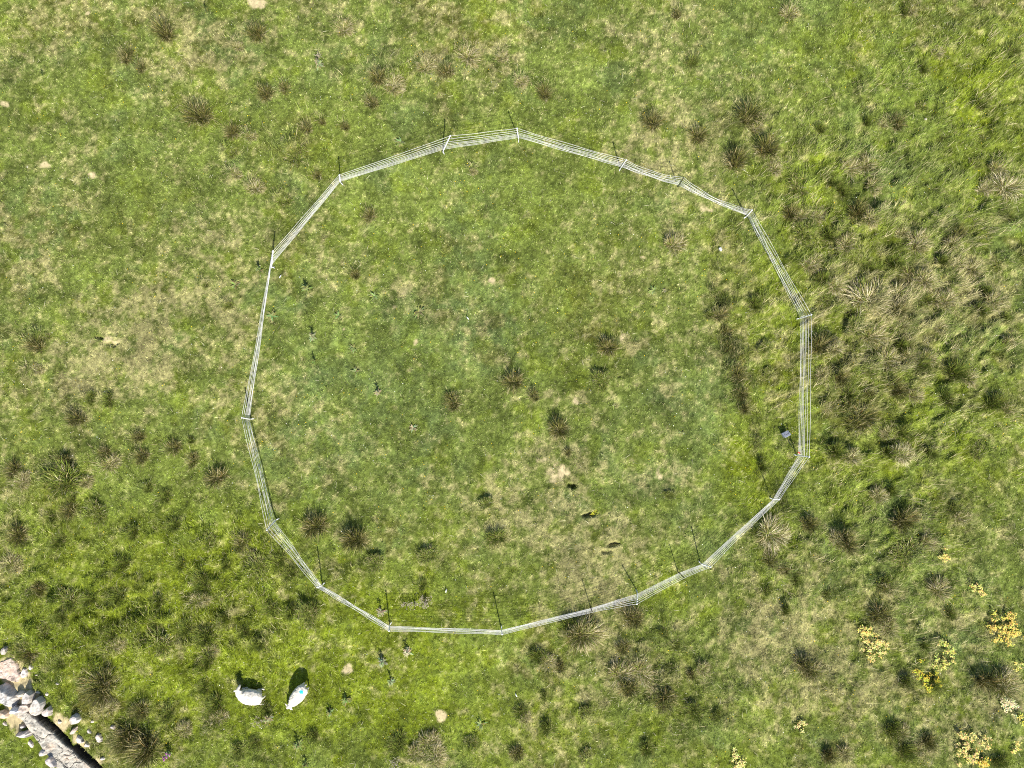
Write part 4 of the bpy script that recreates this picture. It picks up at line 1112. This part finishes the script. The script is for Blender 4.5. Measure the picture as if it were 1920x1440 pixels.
# ------------------------------------------------------------------ sheep
def sheep_mesh(spine, legs, head, ears, tail, mark=None, seed=0, lying=False):
    """spine: list of (x,y,z, half width, half height); all merged into one skin by a voxel remesh, then given fleece"""
    mb = MB()

    def loft(secs, n=18):
        b = len(mb.v); N_ = len(secs)
        for i, (c, rw, rh) in enumerate(secs):
            d = (Vector(secs[min(i + 1, N_ - 1)][0]) - Vector(secs[max(i - 1, 0)][0])).normalized()
            up = Vector((0, 0, 1)) if abs(d.z) < .9 else Vector((1, 0, 0))
            a_ = d.cross(up).normalized(); c_ = a_.cross(d).normalized()
            for k in range(n):
                t = 2 * math.pi * k / n
                mb.v.append(Vector(c) + a_ * math.cos(t) * rw + c_ * math.sin(t) * rh)
        for i in range(N_ - 1):
            for k in range(n):
                k2 = (k + 1) % n
                mb.f.append((b + i * n + k, b + i * n + k2, b + (i + 1) * n + k2, b + (i + 1) * n + k))
        mb.f.append(tuple(b + k for k in range(n))[::-1]); mb.f.append(tuple(b + (N_ - 1) * n + k for k in range(n)))
    loft([((x, y, z), w, h) for (x, y, z, w, h) in spine])
    for l in legs: loft([((x, y, z), r, r) for (x, y, z, r) in l], 10)
    loft([((x, y, z), w, h) for (x, y, z, w, h) in head], 14)
    for e in ears: loft([((x, y, z), w, h) for (x, y, z, w, h) in e], 8)
    loft([((x, y, z), r, r) for (x, y, z, r) in tail], 8)
    me = bpy.data.meshes.new('sheep_tmp'); me.from_pydata([tuple(v) for v in mb.v], [], mb.f)
    tmp = bpy.data.objects.new('sheep_tmp', me); C.objects.link(tmp)
    rm = tmp.modifiers.new('r', 'REMESH'); rm.mode = 'VOXEL'; rm.voxel_size = .013
    sm = tmp.modifiers.new('s', 'SMOOTH'); sm.factor = .5; sm.iterations = 5
    dg = bpy.context.evaluated_depsgraph_get(); dg.update()
    ev = tmp.evaluated_get(dg); m2 = bpy.data.meshes.new_from_object(ev)
    bpy.data.objects.remove(tmp)
    n = len(m2.vertices)
    co = np.zeros(n * 3, np.float32); m2.vertices.foreach_get('co', co); co = co.reshape(-1, 3)
    no = np.zeros(n * 3, np.float32); m2.vertices.foreach_get('normal', no); no = no.reshape(-1, 3)
    # fleece: lumpy locks on body and neck, smooth on face and legs
    hc = np.array(head[-1][:3]); h0 = np.array(head[0][:3])
    dh = np.minimum(np.linalg.norm(co - hc, axis=1), np.linalg.norm(co - (hc + h0) / 2, axis=1))
    wool = sst(.09, .17, dh) * sst(.16 if not lying else .02, .30 if not lying else .08, co[:, 2])
    lock = fbm(co[:, 0] + co[:, 2] * .7, co[:, 1] - co[:, 2] * .6, .055, 80 + seed, 2) + .8 * fbm(co[:, 0] - co[:, 2], co[:, 1] + co[:, 2] * .3, .16, 84 + seed, 2)
    co = co + no * ((lock - .9) * .03 * wool)[:, None]
    m2.vertices.foreach_set('co', co.ravel())
    col = np.tile(np.array([.62, .575, .49]), (n, 1)) * (.72 + .52 * fbm(co[:, 0], co[:, 1] + co[:, 2], .09, 90 + seed, 3))[:, None]
    dirty = sst(.42, .2, co[:, 2]) * .25
    col = col * (1 - dirty[:, None]) + np.array([.50, .44, .33]) * dirty[:, None]
    face = 1 - sst(.10, .16, dh)
    col = col * (1 - face[:, None]) + np.array([.68, .61, .54]) * face[:, None]
    col = col[:, :]
    tl = np.array(tail[-1][:3]); dt = np.linalg.norm(co - tl, axis=1)
    td = (1 - sst(.05, .12, dt))[:, None] * .5
    col = col * (1 - td) + np.array([.48, .42, .28]) * td
    if mark is not None:
        d = np.linalg.norm(co[:, :2] - np.array(mark[:2]), axis=1) + .035 * (fbm(co[:, 0], co[:, 1], .04, 95, 2) - .5)
        k = ((1 - sst(mark[2] * .8, mark[2], d)) * (no[:, 2] > .1))[:, None]
        col = col * (1 - k) + np.array([.04, .45, .62]) * k
    a_ = m2.attributes.new('Col', 'FLOAT_COLOR', 'POINT')
    a_.data.foreach_set('color', np.c_[col, np.ones(n)].astype(np.float32).ravel())
    m2.polygons.foreach_set('use_smooth', np.full(len(m2.polygons), True))
    m2.materials.clear(); m2.materials.append(M_FLEECE)
    return m2


M_EYE = noise_mat('dark_eye', [(.3, (.01, .01, .01)), (.7, (.03, .025, .02))], 20, .2, .5)
M_HORN = noise_mat('grey_nose', [(.3, (.30, .22, .20)), (.7, (.42, .32, .28))], 20, .6, .3)


def eyes(parent, pts, r=.014):
    for p in pts:
        mb = MB(); p = Vector(p)
        mb.tube([p + Vector((0, 0, -r)), p + Vector((0, 0, -r * .6)), p, p + Vector((0, 0, r * .6)), p + Vector((0, 0, r))], [r * .3, r * .8, r, r * .8, r * .3], 8)
        mb.build('eye', M_EYE, parent, True)


# standing sheep, local +X forward (towards the head), grazing
# photo: rump about (574,1284), head about (541,1328)
def mk_standing():
    spine = [(-.44, 0, .46, .06, .06), (-.40, .0, .47, .15, .14), (-.30, 0, .48, .225, .19), (-.12, 0, .48, .25, .205), (.08, 0, .48, .25, .205), (.24, 0, .49, .225, .19),
             (.36, 0, .49, .18, .155), (.46, -.01, .45, .135, .12), (.56, -.02, .38, .105, .09), (.64, -.03, .34, .085, .08)]
    legs = [[(.26, .10, .45, .075), (.25, .11, .28, .045), (.26, .11, .14, .03), (.25, .11, .05, .027), (.27, .11, .0, .032)],
            [(.24, -.10, .45, .075), (.24, -.11, .28, .045), (.22, -.11, .14, .03), (.20, -.11, .05, .027), (.21, -.11, .0, .032)],
            [(-.28, .11, .46, .11), (-.27, .12, .32, .065), (-.36, .12, .20, .033), (-.33, .12, .08, .026), (-.31, .12, .0, .032)],
            [(-.30, -.11, .46, .11), (-.31, -.12, .32, .065), (-.40, -.12, .20, .033), (-.38, -.12, .08, .026), (-.36, -.12, .0, .032)]]
    head = [(.60, -.03, .38, .065, .07), (.67, -.035, .34, .072, .08), (.74, -.04, .27, .062, .07), (.79, -.045, .20, .045, .05), (.81, -.05, .16, .033, .035)]
    ears = [[(.66, .02, .37, .04, .02), (.655, .09, .375, .042, .018), (.65, .155, .36, .016, .01)], [(.66, -.085, .37, .04, .02), (.655, -.15, .375, .042, .018), (.65, -.22, .36, .016, .01)]]
    tail = [(-.43, .0, .56, .04), (-.48, -.01, .47, .035), (-.49, -.01, .36, .028), (-.485, -.01, .30, .016)]
    me = sheep_mesh(spine, legs, head, ears, tail, mark=(-.25, .02, .085), seed=1)
    o = obj('sheep', me)
    eyes(o, [(.715, .020, .33), (.715, -.095, .33)])
    MB().tube([(.80, -.048, .175), (.825, -.052, .145)], [.026, .018], 8).build('nose', M_HORN, o, True)
    return o


def place_between(o, rump_px, head_px, local_rump, local_head, zr, zh, wide=1.0):
    """puts an animal so that two of its points are seen at two photo pixels"""
    g0 = on((rump_px[0] + head_px[0]) / 2, (rump_px[1] + head_px[1]) / 2).z
    A = at(*rump_px, z=g0 + zr); B = at(*head_px, z=g0 + zh)
    ang = math.atan2(B.y - A.y, B.x - A.x) - math.atan2(local_head[1] - local_rump[1], local_head[0] - local_rump[0])
    s = (B - A).xy.length / math.hypot(local_head[0] - local_rump[0], local_head[1] - local_rump[1])
    o.rotation_euler = (0, 0, ang); o.scale = (s, s * wide, s * .9)
    m = (A + B) / 2; lm = Vector(((local_rump[0] + local_head[0]) / 2 * s, (local_rump[1] + local_head[1]) / 2 * s, 0))
    lm.rotate(Euler((0, 0, ang)))
    x_, y_ = m.x - lm.x, m.y - lm.y
    o.location = (x_, y_, gh(x_, y_) + .01)
    return s


sh2 = mk_standing()
s2 = place_between(sh2, (572, 1287), (537, 1330), (-.48, 0), (.80, -.04), .46, .28, 1.08)
tag(sh2, 'white sheep grazing with a blue paint mark on its rump, right of the lying one', 'sheep', 'two white sheep below the fence')


def mk_lying():
    # resting on folded legs, head raised and turned to its right
    spine = [(-.52, 0, .24, .08, .08), (-.47, 0, .26, .19, .17), (-.34, .0, .28, .265, .23), (-.14, .0, .30, .295, .25), (.08, .0, .30, .295, .245), (.26, .0, .31, .265, .22),
             (.40, -.03, .34, .21, .18), (.50, -.10, .40, .15, .14), (.53, -.17, .46, .115, .10), (.53, -.20, .50, .09, .085)]
    legs = [[(.30, .17, .17, .075), (.45, .20, .07, .045), (.34, .22, .04, .032), (.22, .22, .035, .03)],
            [(.30, -.15, .17, .075), (.44, -.20, .07, .045), (.33, -.22, .04, .032), (.22, -.22, .035, .03)],
            [(-.36, .17, .18, .12), (-.22, .25, .09, .06), (-.40, .28, .045, .034), (-.54, .27, .035, .03), (-.60, .26, .035, .032)],
            [(-.36, -.17, .18, .12), (-.24, -.25, .09, .06), (-.40, -.28, .045, .034), (-.50, -.27, .035, .03)]]
    head = [(.53, -.18, .50, .08, .08), (.525, -.24, .52, .085, .08), (.515, -.31, .48, .068, .066), (.505, -.37, .43, .05, .048), (.50, -.40, .405, .035, .034)]
    ears = [[(.57, -.20, .54, .04, .02), (.64, -.19, .55, .042, .018), (.70, -.185, .53, .016, .01)], [(.47, -.20, .54, .04, .02), (.40, -.20, .55, .042, .018), (.34, -.205, .53, .016, .01)]]
    tail = [(-.51, -.02, .34, .045), (-.57, -.05, .26, .04), (-.60, -.07, .17, .03), (-.62, -.08, .10, .018)]
    me = sheep_mesh(spine, legs, head, ears, tail, seed=5, lying=True)
    o = obj('sheep', me)
    eyes(o, [(.588, -.275, .52), (.452, -.275, .52)])
    MB().tube([(.502, -.39, .415), (.498, -.415, .392)], [.026, .018], 8).build('nose', M_HORN, o, True)
    return o


sh1 = mk_lying()
s1 = place_between(sh1, (492, 1312), (441, 1305), (-.58, 0), (.60, -.0), .26, .34, 1.16)
tag(sh1, 'bigger white sheep lying down with raised head, left of the marked one', 'sheep', 'two white sheep below the fence')
print('SCALES', s1, s2, 'sheep at', sh1.location, sh2.location)
for (nm, b, t) in nodes: print(nm, [round(v, 2) for v in b], [round(v, 2) for v in t])
